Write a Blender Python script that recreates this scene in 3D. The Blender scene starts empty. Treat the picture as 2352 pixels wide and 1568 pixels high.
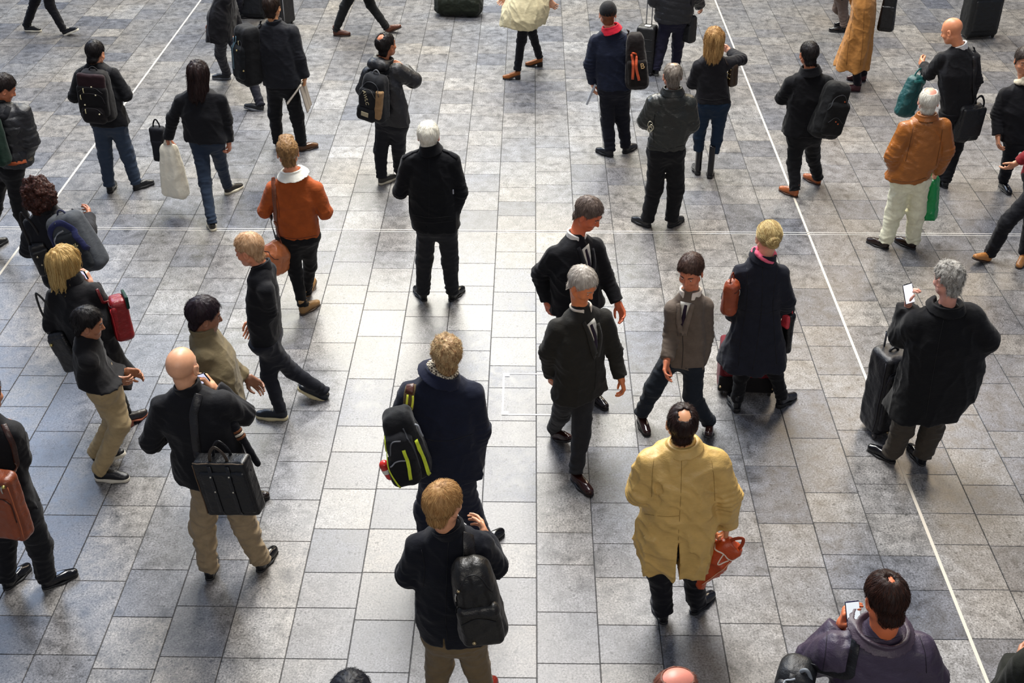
import bpy, math, time
import numpy as np
import openvdb
ZOOM = None
ONLY = None
T0 = time.time()
C = bpy.context.scene.collection
rng = np.random.default_rng(7)

# ---------------------------------------------------------------- camera, measured from the paving joints
HC, FPX, TH, PSI = 5.92, 2812.0, math.radians(33), math.radians(.854)
cam = bpy.data.cameras.new('camera'); camo = bpy.data.objects.new('camera', cam); C.objects.link(camo)
cam.sensor_width = 36; cam.lens = 36 * FPX / 2352
camo.location = (0, 0, HC); camo.rotation_euler = (math.pi / 2 - TH, 0, PSI)
bpy.context.scene.camera = camo
if ZOOM:
    _s = 2352 / (ZOOM[2] - ZOOM[0]); cam.lens *= _s
    cam.shift_x = ((ZOOM[0] + ZOOM[2]) / 2 - 1176) / (ZOOM[2] - ZOOM[0])
    cam.shift_y = (784 - (ZOOM[1] + ZOOM[3]) / 2) / (ZOOM[2] - ZOOM[0])

# ---------------------------------------------------------------- view, world and daylight
sc = bpy.context.scene
sc.view_settings.view_transform = 'Standard'; sc.view_settings.look = 'None'
sc.view_settings.gamma = 1; sc.view_settings.use_curve_mapping = False
sc.view_settings.exposure = 0.2
w = bpy.data.worlds.new('world'); sc.world = w; w.use_nodes = True
bg = w.node_tree.nodes['Background']; bg.inputs[0].default_value = (.60, .68, .88, 1); bg.inputs[1].default_value = .27

def area(name, loc, target, sx, sy, power, col, spread=180):
    l = bpy.data.lights.new(name, 'AREA'); l.shape = 'RECTANGLE'; l.size = sx; l.size_y = sy
    l.energy = power; l.color = col; l.spread = math.radians(spread)
    o = bpy.data.objects.new(name, l); C.objects.link(o); o.location = loc
    d = np.array(target, float) - np.array(loc, float)
    yaw = math.atan2(d[0], d[1]); el = math.atan2(-d[2], math.hypot(d[0], d[1]))
    o.rotation_euler = (math.pi / 2 - el, 0, -yaw)
    return o
# daylight from the hall's tall end windows and from its glass roof
area('end_window_light', (-2.2, 27, 15), (-1.2, 10, 0), 8, 9, 4000, (1, .98, .95))
area('end_window_light', (9, 24, 12), (4, 9, 0), 5, 7, 900, (1, .80, .56))
area('end_window_light', (-12, 22, 12), (-3, 7, 0), 6, 7, 1200, (.60, .74, 1))
area('roof_light', (-.4, 12.5, 13.5), (-.3, 9.0, 0), 5, 6, 1050, (1, .98, .96), 110)
area('roof_light', (-2, 23, 9), (-1.5, 18, 0), 12, 3, 620, (1, .93, .58))
area('camera_side_fill', (2, -6, 9.5), (0, 7, .8), 9, 3, 420, (1, .93, .82))  # unseen fill added behind the camera to brighten people's backs, no real window

# ---------------------------------------------------------------- picture rays used to read positions off the paving
_F0 = np.array([-math.sin(PSI), math.cos(PSI), 0]); _R = np.array([math.cos(PSI), math.sin(PSI), 0])
_FW = _F0 * math.cos(TH) + np.array([0, 0, -math.sin(TH)]); _U = np.cross(_R, _FW)
CAM = np.array([0, 0, HC])
def ray(x, y): return _FW * FPX + _R * (x - 1176) + _U * (784 - y)
def G(x, y, z=0.0):
    d = ray(x, y); return CAM + d * ((z - HC) / d[2])
def A(x, y, Y):
    d = ray(x, y); return CAM + d * (Y / d[1])
def V(*a): return np.array(a, float)
def nz(v): v = np.asarray(v, float); return v / (np.linalg.norm(v) + 1e-12)

# ---------------------------------------------------------------- distance fields
def sm(a, b, k):
    h = np.clip(.5 + .5 * (b - a) / k, 0, 1); return b + (a - b) * h - k * h * (1 - h)
def smx(a, b, k): return -sm(-a, -b, k)
def cap(P, a, b, ra, rb):
    a = np.asarray(a, float); ab = np.asarray(b, float) - a; t = np.clip((P - a) @ ab / (ab @ ab + 1e-12), 0, 1)
    return np.linalg.norm(P - a - t[:, None] * ab, axis=1) - (ra + (rb - ra) * t)
def ell(P, c, r, M=None):
    q = P - np.asarray(c, float)
    if M is not None: q = q @ M
    r = np.asarray(r, float); k0 = np.linalg.norm(q / r, axis=1); k1 = np.linalg.norm(q / (r * r), axis=1) + 1e-9
    return k0 * (k0 - 1) / k1
def rbox(P, c, h, rad, M=None):
    q = P - np.asarray(c, float)
    if M is not None: q = q @ M
    q = np.abs(q) - (np.asarray(h, float) - rad)
    return np.linalg.norm(np.maximum(q, 0), axis=1) + np.minimum(q.max(axis=1), 0) - rad
_T = np.random.default_rng(3).random(8192)
def vn(P, s):
    Q = P / s; i = np.floor(Q).astype(np.int64); f = Q - i; f = f * f * (3 - 2 * f); r = 0
    for dx in (0, 1):
        for dy in (0, 1):
            for dz in (0, 1):
                wgt = (f[:, 0] if dx else 1 - f[:, 0]) * (f[:, 1] if dy else 1 - f[:, 1]) * (f[:, 2] if dz else 1 - f[:, 2])
                r = r + wgt * _T[((i[:, 0] + dx) * 1619 + (i[:, 1] + dy) * 31337 + (i[:, 2] + dz) * 6971) & 8191]
    return r * 2 - 1

def mesh_sdf(fn, lo, hi, res, B=8):
    lo = np.asarray(lo, float) - res * 2; n = np.ceil((np.asarray(hi, float) + res * 2 - lo) / (res * B)).astype(int)
    ii = np.stack(np.meshgrid(*[np.arange(k) for k in n], indexing='ij'), -1).reshape(-1, 3)
    d = fn(lo + (ii + .5) * res * B)
    keep = np.abs(d) < res * B * 1.05 + .02
    arr = np.where(d > 0, 1., -1.)[:, None] * np.full((1, B ** 3), 4 * res)
    loc = np.stack(np.meshgrid(*[np.arange(B)] * 3, indexing='ij'), -1).reshape(-1, 3)
    kk = np.nonzero(keep)[0]
    for s in range(0, len(kk), 600):
        k = kk[s:s + 600]
        pts = (lo + (ii[k][:, None] * B + loc[None]) * res).reshape(-1, 3)
        arr[k] = fn(pts).reshape(len(k), -1)
    a = np.clip(arr, -4 * res, 4 * res).reshape(*n, B, B, B).transpose(0, 3, 1, 4, 2, 5).reshape(*(n * B))
    g = openvdb.FloatGrid(4 * res); g.copyFromArray(np.ascontiguousarray(a, dtype=np.float32))
    p, q = g.convertToQuads(isovalue=0)
    return p.astype(float) * res + lo, q[:, ::-1].astype(np.int64)

def grad(fn, P, e=.003):
    d = fn(P); g = np.stack([fn(P + np.eye(3)[k] * e) - d for k in range(3)], 1)
    return g / (np.linalg.norm(g, axis=1)[:, None] + 1e-9), d

# ---------------------------------------------------------------- objects
class Geo:
    """vertices + faces (quads or tris) with one float per vertex"""
    def __init__(s): s.v = []; s.f = []; s.a = []; s.n = 0
    def add(s, v, f, a=0.0):
        v = np.asarray(v, float); f = np.asarray(f, np.int64); s.v.append(v); s.f.append(f + s.n)
        s.a.append(np.full(len(v), a) if np.isscalar(a) else np.asarray(a, float)); s.n += len(v); return s
def obj(name, geo, mat, parent=None, smooth=True, origin=None):
    if isinstance(geo, tuple): geo = Geo().add(*geo)
    v = np.concatenate(geo.v); org = parent['_o'] if parent is not None else (origin if origin is not None else (0, 0, 0))
    org = np.array(list(org), float)
    me = bpy.data.meshes.new(name); me.vertices.add(len(v)); me.vertices.foreach_set('co', (v - org).astype(np.float32).ravel())
    cnt = np.concatenate([np.full(len(f), f.shape[1]) for f in geo.f]); idx = np.concatenate([f.ravel() for f in geo.f])
    me.loops.add(len(idx)); me.loops.foreach_set('vertex_index', idx.astype(np.int32))
    me.polygons.add(len(cnt)); me.polygons.foreach_set('loop_start', np.concatenate([[0], np.cumsum(cnt)[:-1]]).astype(np.int32))
    me.update(calc_edges=True)
    me.polygons.foreach_set('use_smooth', np.full(len(cnt), bool(smooth)))
    at = me.attributes.new('rnd', 'FLOAT', 'POINT'); at.data.foreach_set('value', np.concatenate(geo.a).astype(np.float32))
    me.materials.append(mat)
    o = bpy.data.objects.new(name, me); C.objects.link(o)
    if parent is not None: o.parent = parent
    else: o.location = org
    o['_o'] = list(org)
    return o
def empty(name, loc, label, cat, group=None):
    o = bpy.data.objects.new(name, None); C.objects.link(o); o.location = loc; o.empty_display_size = .1
    o['label'] = label; o['category'] = cat; o['_o'] = [float(c) for c in loc]
    if group: o['group'] = group
    return o

def frames(pts, up=None):
    p = np.asarray(pts, float); t = np.gradient(p, axis=0); t /= np.linalg.norm(t, axis=1)[:, None] + 1e-9
    if up is None: up = V(0, 0, 1) if abs(t[0][2]) < .9 else V(0, 1, 0)
    up = np.broadcast_to(np.asarray(up, float), p.shape)
    s = np.cross(t, up); s /= np.linalg.norm(s, axis=1)[:, None] + 1e-9
    return p, t, s, np.cross(s, t)
def spline(pts, n=8):
    p = np.asarray(pts, float)
    if len(p) < 3: return np.array([p[0] + (p[-1] - p[0]) * t for t in np.linspace(0, 1, n)])
    q = np.vstack([2 * p[0] - p[1], p, 2 * p[-1] - p[-2]]); out = []
    for i in range(1, len(q) - 2):
        for t in np.linspace(0, 1, n, endpoint=False):
            a, b, c, d = q[i - 1:i + 3]
            out.append(.5 * (2 * b + (c - a) * t + (2 * a - 5 * b + 4 * c - d) * t * t + (3 * b - a - 3 * c + d) * t ** 3))
    out.append(p[-1]); return np.array(out)
def sweep(pts, prof, up=None, closed=True):
    """prof: (m,2) section or (n,m,2)"""
    p, t, s, u = frames(pts, up); n = len(p); prof = np.asarray(prof, float)
    if prof.ndim == 2: prof = np.broadcast_to(prof, (n,) + prof.shape)
    m = prof.shape[1]
    v = p[:, None] + s[:, None] * prof[:, :, :1] + u[:, None] * prof[:, :, 1:]
    i = np.arange(n - 1)[:, None] * m; j = np.arange(m)[None]; k = (j + 1) % m
    f = np.stack([i + j, i + k, i + m + k, i + m + j], -1).reshape(-1, 4)
    v = v.reshape(-1, 3); c0 = len(v); v = np.vstack([v, p[0], p[-1]])
    tri = np.array([[c0, (x + 1) % m, x] for x in range(m)] + [[c0 + 1, (n - 1) * m + x, (n - 1) * m + (x + 1) % m] for x in range(m)])
    g = Geo(); g.add(v, f); g.f.append(tri); return g
def tube(pts, r, n=8, m=8, smooth=True):
    p = spline(pts, n) if smooth else np.asarray(pts, float)
    a = np.linspace(0, 2 * math.pi, m, endpoint=False)
    return sweep(p, np.stack([np.cos(a) * r, np.sin(a) * r], 1))
def ribbon(pts, nrm, wdt, th, n=6):
    p = spline(pts, n); q = spline(nrm, n) if np.ndim(nrm) == 2 else np.broadcast_to(nrm, p.shape)
    w2, t2 = wdt / 2, th / 2; e = min(w2, t2) * .6
    return sweep(p, [(-w2, -t2 + e), (-w2 + e, -t2), (w2 - e, -t2), (w2, -t2 + e), (w2, t2 - e), (w2 - e, t2), (-w2 + e, t2), (-w2, t2 - e)], q)
def join(*gs):
    o = Geo()
    for g in gs:
        if isinstance(g, tuple): g = Geo().add(*g)
        for v, a in zip(g.v, g.a): o.v.append(v); o.a.append(a)
        for f in g.f: o.f.append(f + o.n)
        o.n += g.n
    return o

# ---------------------------------------------------------------- materials
def hexc(h):
    h = h.lstrip('#'); c = [int(h[i:i + 2], 16) / 255 for i in (0, 2, 4)]
    return tuple(x / 12.92 if x < .04045 else ((x + .055) / 1.055) ** 2.4 for x in c) + (1,)
_mats = {}
def mat(kind, col, col2=None):
    key = (kind, col, col2)
    if key in _mats: return _mats[key]
    m = bpy.data.materials.new(kind + '_' + col.strip('#')); m.use_nodes = True; nt = m.node_tree; b = nt.nodes['Principled BSDF']
    N = lambda t: nt.nodes.new(t); L = nt.links.new
    c = hexc(col); b.inputs['Base Color'].default_value = c
    tc = N('ShaderNodeTexCoord')
    def noise(scale, det=3, rough=.6, vec=None, sc3=None):
        n = N('ShaderNodeTexNoise'); n.inputs['Scale'].default_value = scale; n.inputs['Detail'].default_value = det; n.inputs['Roughness'].default_value = rough
        if sc3:
            mp = N('ShaderNodeMapping'); mp.inputs['Scale'].default_value = sc3; L(tc.outputs['Object'], mp.inputs[0]); L(mp.outputs[0], n.inputs['Vector'])
        else: L(tc.outputs['Object'], n.inputs['Vector'])
        return n
    def mixc(fac, a, bb):
        x = N('ShaderNodeMix'); x.data_type = 'RGBA'; L(fac, x.inputs[0]); x.inputs[6].default_value = a; x.inputs[7].default_value = bb; return x
    def bump(h, s, d=.01, prev=None):
        x = N('ShaderNodeBump'); x.inputs['Strength'].default_value = s; x.inputs['Distance'].default_value = d; L(h, x.inputs['Height'])
        if prev: L(prev.outputs[0], x.inputs['Normal'])
        return x
    dk = sum(c[:3]) < .09 and kind in ('cloth', 'wool', 'shell', 'leather')
    if dk: c = tuple(x * .72 for x in c[:3]) + (1,); b.inputs['Base Color'].default_value = c
    dim = lambda c, f: tuple(min(1, x * f) for x in c[:3]) + (1,)
    if kind in ('cloth', 'denim', 'wool'):
        n1 = noise(14, 4, .65); x = mixc(n1.outputs['Fac'], dim(c, .62), dim(c, 1.45))
        if kind == 'denim':
            n3 = noise(5, 2, .5, sc3=(1, 1, .35)); x2 = N('ShaderNodeMix'); x2.data_type = 'RGBA'; L(n3.outputs['Fac'], x2.inputs[0]); L(x.outputs[2], x2.inputs[6]); x2.inputs[7].default_value = dim(c, 1.8); x = x2
        L(x.outputs[2], b.inputs['Base Color'])
        n2 = noise(420 if kind != 'wool' else 260, 2, .7); f1 = noise(16, 3, .6, sc3=(1, 1, 2.2))
        b1 = bump(f1.outputs['Fac'], .35, .012); b2 = bump(n2.outputs['Fac'], .45, .0012, b1); L(b2.outputs[0], b.inputs['Normal'])
        b.inputs['Roughness'].default_value = .78 if kind == 'cloth' else .92
        b.inputs['Sheen Weight'].default_value = .08; b.inputs['Sheen Roughness'].default_value = .5
        b.inputs['Specular IOR Level'].default_value = .22
    elif kind in ('shell', 'leather', 'gloss'):
        n1 = noise(9, 3); x = mixc(n1.outputs['Fac'], dim(c, .7), dim(c, 1.35)); L(x.outputs[2], b.inputs['Base Color'])
        f1 = noise(18, 4, .65, sc3=(1, 1, 1.7)); n2 = noise(150, 2)
        b1 = bump(f1.outputs['Fac'], .5 if kind != 'gloss' else .1, .012); b2 = bump(n2.outputs['Fac'], .25, .001, b1); L(b2.outputs[0], b.inputs['Normal'])
        b.inputs['Roughness'].default_value = {'shell': .5, 'leather': .38, 'gloss': .16}[kind]
        b.inputs['Specular IOR Level'].default_value = .5
    elif kind == 'skin':
        n1 = noise(30, 3); x = mixc(n1.outputs['Fac'], dim(c, .82), dim(c, 1.12)); L(x.outputs[2], b.inputs['Base Color'])
        b.inputs['Roughness'].default_value = .42; b.inputs['Subsurface Weight'].default_value = .0
        n2 = noise(300, 2); b2 = bump(n2.outputs['Fac'], .15, .001); L(b2.outputs[0], b.inputs['Normal'])
    elif kind == 'hair':
        at = N('ShaderNodeAttribute'); at.attribute_name = 'rnd'
        x = mixc(at.outputs['Fac'], c, hexc(col2 or col)); L(x.outputs[2], b.inputs['Base Color'])
        b.inputs['Roughness'].default_value = .52; b.inputs['Specular IOR Level'].default_value = .25
    elif kind == 'metal':
        b.inputs['Metallic'].default_value = 1; b.inputs['Roughness'].default_value = .3
    elif kind == 'plastic':
        b.inputs['Roughness'].default_value = .32
        f1 = noise(22, 4, .6); b1 = bump(f1.outputs['Fac'], .35, .02); L(b1.outputs[0], b.inputs['Normal'])
    elif kind == 'plain':
        b.inputs['Roughness'].default_value = .6
    elif kind == 'screen':
        b.inputs['Base Color'].default_value = (0, 0, 0, 1); b.inputs['Emission Color'].default_value = c; b.inputs['Emission Strength'].default_value = 1.0
        b.inputs['Roughness'].default_value = .1
    elif kind == 'check':
        ch = N('ShaderNodeTexChecker'); ch.inputs['Scale'].default_value = 70; ch.inputs['Color1'].default_value = c; ch.inputs['Color2'].default_value = hexc(col2)
        L(tc.outputs['Object'], ch.inputs['Vector']); L(ch.outputs[0], b.inputs['Base Color']); b.inputs['Roughness'].default_value = .9
    _mats[key] = m
    return m
# ---------------------------------------------------------------- floor: split stone paving, one mesh of separate slabs over a dark bed
def floor_material():
    m = bpy.data.materials.new('paving_stone'); m.use_nodes = True; nt = m.node_tree; b = nt.nodes['Principled BSDF']
    N = lambda t: nt.nodes.new(t); L = nt.links.new
    tc = N('ShaderNodeTexCoord'); at = N('ShaderNodeAttribute'); at.attribute_name = 'rnd'
    def noise(s, d, r, off=0, dist=0):
        n = N('ShaderNodeTexNoise'); n.noise_dimensions = '4D'; n.inputs['W'].default_value = off; n.inputs['Scale'].default_value = s
        n.inputs['Detail'].default_value = d; n.inputs['Roughness'].default_value = r; n.inputs['Distortion'].default_value = dist; L(tc.outputs['Object'], n.inputs['Vector']); return n
    def ramp(fac, st):
        r = N('ShaderNodeValToRGB'); L(fac, r.inputs[0]); e = r.color_ramp.elements
        while len(e) < len(st): e.new(.5)
        for k, (p, c) in enumerate(st): e[k].position = p; e[k].color = c if len(c) == 4 else tuple(c) + (1,)
        return r
    def mul(a, bb, f=1.0, mode='MULTIPLY'):
        x = N('ShaderNodeMix'); x.data_type = 'RGBA'; x.blend_type = mode; x.inputs[0].default_value = f; L(a, x.inputs[6]); L(bb, x.inputs[7]); return x.outputs[2]
    tile = ramp(at.outputs['Fac'], [(0, (.100, .105, .122)), (.35, (.150, .150, .158)), (.65, (.190, .183, .176)), (1, (.255, .248, .240))])
    fine = noise(75, 4, .75, 1); rf = ramp(fine.outputs['Fac'], [(.36, (.12,) * 3), (.46, (.74,) * 3), (.57, (1.12,) * 3), (.70, (2.0,) * 3)])
    mid = noise(9, 5, .65, 2, .6); rm = ramp(mid.outputs['Fac'], [(.30, (.42,) * 3), (.5, (1,) * 3), (.70, (1.5,) * 3)])
    spot = noise(28, 2, .5, 7); rs = ramp(spot.outputs['Fac'], [(.30, (.35,) * 3), (.40, (1,) * 3), (1, (1,) * 3)])
    big = noise(.55, 3, .55, 3); rb = ramp(big.outputs['Fac'], [(.3, (.80, .87, 1.0)), (.5, (1, 1, 1)), (.7, (1.08, 1.0, .88))])
    c = mul(mul(mul(mul(tile.outputs[0], rf.outputs[0]), rm.outputs[0]), rb.outputs[0]), rs.outputs[0])
    scuff = noise(6, 8, .8, 5, 1.5); rsc = ramp(scuff.outputs['Fac'], [(.62, (0, 0, 0)), (.72, (.16, .16, .155))])
    c = mul(c, rsc.outputs[0], 1.0, 'ADD')
    L(c, b.inputs['Base Color'])
    rr = N('ShaderNodeMapRange'); L(mid.outputs['Fac'], rr.inputs[0]); rr.inputs[1].default_value = .3; rr.inputs[2].default_value = .7; rr.inputs[3].default_value = .30; rr.inputs[4].default_value = .46
    L(rr.outputs[0], b.inputs['Roughness']); b.inputs['Specular IOR Level'].default_value = .55
    bm = N('ShaderNodeBump'); bm.inputs['Strength'].default_value = .25; bm.inputs['Distance'].default_value = .002; L(fine.outputs['Fac'], bm.inputs['Height'])
    L(bm.outputs[0], b.inputs['Normal'])
    return m
def build_floor():
    X0, W, gap = .077, .4, .0026
    known = {-1: [12.23, 11.88, 11.55, 11.19, 10.76, 10.42, 9.97, 9.63, 9.18, 8.73, 8.4, 7.94, 7.6, 6.94, 6.49, 6.15, 5.71],
             -2: [11.67, 11.19, 10.52, 10.08, 9.74, 9.29, 8.96, 8.5], -4: [11.19, 10.75, 10.41, 9.96, 9.63, 9.18], -5: [11.19, 10.53, 10.08, 9.74, 9.07, 8.63, 8.05, 7.39, 6.94, 6.49, 5.84, 5.4],
             0: [11.19, 10.74, 10.3, 9.85, 9.41, 9.08, 8.65, 8.17, 7.73, 7.28, 6.61, 6.28, 5.83], 1: [8.05, 7.61, 6.94, 6.5, 6.16, 5.72, 5.39], 4: [8.05, 7.39, 6.73, 6.28, 5.73, 5.4]}
    g = Geo(); V_, F_, A_ = [], [], []; r = np.random.default_rng(11)
    for k in range(-30, 29):
        kn = known.get(k, [11.19]); js = list(kn)
        y = js[0]
        while y < 34: y += r.choice([.335, .445, .665], p=[.4, .4, .2]); js.insert(0, y)
        y = js[-1]
        while y > 1.5: y -= r.choice([.335, .445, .665], p=[.35, .4, .25]); js.append(y)
        for a, bb in zip(js[1:], js[:-1]):
            x0, x1, y0, y1 = X0 + W * k + gap, X0 + W * (k + 1) - gap, a + gap * .6, bb - gap * .6; b0 = len(V_)
            e = .0025
            V_ += [(x0, y0, -.003), (x1, y0, -.003), (x1, y1, -.003), (x0, y1, -.003), (x0 + e, y0 + e, 0), (x1 - e, y0 + e, 0), (x1 - e, y1 - e, 0), (x0 + e, y1 - e, 0)]
            F_ += [(b0 + 4, b0 + 5, b0 + 6, b0 + 7), (b0, b0 + 1, b0 + 5, b0 + 4), (b0 + 1, b0 + 2, b0 + 6, b0 + 5), (b0 + 2, b0 + 3, b0 + 7, b0 + 6), (b0 + 3, b0, b0 + 4, b0 + 7)]
            A_ += [np.clip(r.normal(.5, .24), 0, 1)] * 8
    g.add(V_, F_, A_)
    fl = obj('floor', g, floor_material(), smooth=False); fl['kind'] = 'structure'
    bed = obj('mortar', (V((-13, 1, -.004), (13, 1, -.004), (13, 35, -.004), (-13, 35, -.004)), [(0, 1, 2, 3)]), mat('plain', '#08080b'), fl, False)
    def strip(name, x0, x1, y0, y1, col, z=.0015):
        v = [(x0, y0, -.003), (x1, y0, -.003), (x1, y1, -.003), (x0, y1, -.003), (x0, y0, z), (x1, y0, z), (x1, y1, z), (x0, y1, z)]
        o = obj(name, (V(*v), [(4, 5, 6, 7), (0, 1, 5, 4), (1, 2, 6, 5), (2, 3, 7, 6), (3, 0, 4, 7)]), mat('plain', col), smooth=False); o['kind'] = 'structure'; return o
    strip('trim_1', 2.866, 2.889, 1.5, 34, '#cfc6b6'); strip('trim_2', -5.134, -5.111, 1.5, 34, '#cfc6b6')
    strip('trim_3', -13, 13, 11.172, 11.180, '#dcd8d0'); strip('trim_4', -13, 13, 11.212, 11.220, '#dcd8d0')
    a, c = G(1152, 953), G(1155, 857); x0, y0, y1 = a[0], a[1], c[1]; x1 = x0 + .60
    e = empty('access_cover', (x0, y0, 0), 'square floor access cover edged by a thin white metal frame with solid corner blocks', 'access cover')
    gs = []
    def bx(xa, xb, ya, yb, z=.003):
        v = [(xa, ya, -.003), (xb, ya, -.003), (xb, yb, -.003), (xa, yb, -.003), (xa, ya, z), (xb, ya, z), (xb, yb, z), (xa, yb, z)]
        return (V(*v), [(4, 5, 6, 7), (0, 1, 5, 4), (1, 2, 6, 5), (2, 3, 7, 6), (3, 0, 4, 7)])
    t = .015
    gs = [bx(x0, x1, y0, y0 + t), bx(x0, x1, y1 - t, y1), bx(x0, x0 + t, y0, y1), bx(x1 - t, x1, y0, y1)]
    obj('frame', join(*gs), mat('plain', '#e9e6e0'), e, False)
    for xa in (x0, x1 - .055):
        for ya in (y0, y1 - .05): obj('corner_block', bx(xa, xa + .055, ya, ya + .05, .004), mat('plain', '#f2f0ea'), e, False)
build_floor()

def build_hall_end():
    """the concourse's end wall with its tall windows, beyond the top of the picture"""
    Yw, zt = 31.0, 17.0; xs = [-13 + 5.2 * i for i in range(6)]; g = Geo()
    def bx(x0, x1, y0, y1, z0, z1):
        v = [(x, y, z) for z in (z0, z1) for x, y in ((x0, y0), (x1, y0), (x1, y1), (x0, y1))]
        return (V(*v), [(3, 2, 1, 0), (4, 5, 6, 7), (0, 1, 5, 4), (1, 2, 6, 5), (2, 3, 7, 6), (3, 0, 4, 7)])
    parts = [bx(x - .6, x + .6, Yw, Yw + .6, 0, zt) for x in xs] + [bx(-13.6, 13.6, Yw + .05, Yw + .55, 0, 3.2), bx(-13.6, 13.6, Yw + .05, Yw + .55, zt - 1.2, zt)]
    o = obj('wall_back', join(*parts), mat('plain', '#8d8a84'), smooth=False); o['kind'] = 'structure'
    for i in range(5):
        x0, x1 = xs[i] + .6, xs[i + 1] - .6; p = []
        for k in range(5): x = x0 + (x1 - x0) * k / 4; p.append(bx(x - .04, x + .04, Yw + .2, Yw + .3, 3.2, zt - 1.2))
        for k in range(7): z = 3.2 + (zt - 4.4) * k / 6; p.append(bx(x0, x1, Yw + .22, Yw + .28, z - .04, z + .04))
        f = obj('window_%d' % (i + 1), join(*p), mat('plain', '#2c2e31'), smooth=False); f['kind'] = 'structure'
build_hall_end()
# ---------------------------------------------------------------- people
def yawv(deg): a = math.radians(deg); return V(math.sin(a), math.cos(a), 0)
def rotm(yaw, pitch=0, roll=0):
    """columns = right, forward, up of a frame turned clockwise by yaw, nodded down by pitch, tilted right by roll"""
    f = yawv(yaw); r = V(f[1], -f[0], 0); u = V(0, 0, 1); p = math.radians(pitch)
    f2 = f * math.cos(p) - u * math.sin(p); u2 = u * math.cos(p) + f * math.sin(p); q = math.radians(roll)
    r2 = r * math.cos(q) - u2 * math.sin(q); u3 = u2 * math.cos(q) + r * math.sin(q)
    return np.stack([r2, f2, u3], 1)

def head_fn(k=1.0, female=False):
    def f(Q):
        q = Q / k
        d = ell(q, (0, -.014, .032), (.0755, .097, .086))
        d = sm(d, ell(q, (0, .030, -.030), (.061, .062, .088)), .03)
        d = sm(d, ell(q, (0, .052, -.088), (.034, .036, .026)), .028)
        d = sm(d, cap(q, (-.052, .01, -.062), (-.012, .062, -.098), .020, .015), .02)
        d = sm(d, cap(q, (.052, .01, -.062), (.012, .062, -.098), .020, .015), .02)
        d = sm(d, cap(q, (-.030, .074, .020), (.030, .074, .020), .013, .013), .015)
        for s in (-1, 1):
            d = smx(d, -ell(q, (s * .031, .098, -.001), (.019, .016, .012)), .012)
            d = sm(d, ell(q, (s * .031, .073, -.002), (.013, .013, .0115)), .003)
            d = sm(d, ell(q, (s * .040, .062, -.035), (.020, .022, .018)), .02)
        d = sm(d, cap(q, (0, .086, .008), (0, .106, -.030), .007, .0105), .010)
        d = sm(d, cap(q, (-.011, .093, -.034), (.011, .093, -.034), .0075, .0075), .008)
        d = sm(d, cap(q, (-.019, .083, -.0585), (.019, .083, -.0585), .0062, .0062), .006)
        d = sm(d, cap(q, (-.015, .082, -.068), (.015, .082, -.068), .0072, .0072), .006)
        d = smx(d, -cap(q, (-.022, .095, -.0632), (.022, .095, -.0632), .0028, .0028), .003)
        for s in (-1, 1):
            a = math.radians(22) * s; M = np.array([[math.cos(a), math.sin(a), 0], [-math.sin(a), math.cos(a), 0], [0, 0, 1]])
            e = ell(q, (s * .082, -.004, -.012), (.0085, .020, .033), M)
            e = smx(e, -ell(q, (s * .092, .002, -.010), (.008, .011, .020), M), .005)
            d = sm(d, e, .006)
        return d * k
    return f
def hairline(y, low=-.104):
    return np.interp(y, [-.11, -.06, -.032, -.012, .012, .030, .062, .085], [low, low + .004, -.03, .010, .020, .012, .052, .072])
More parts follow.
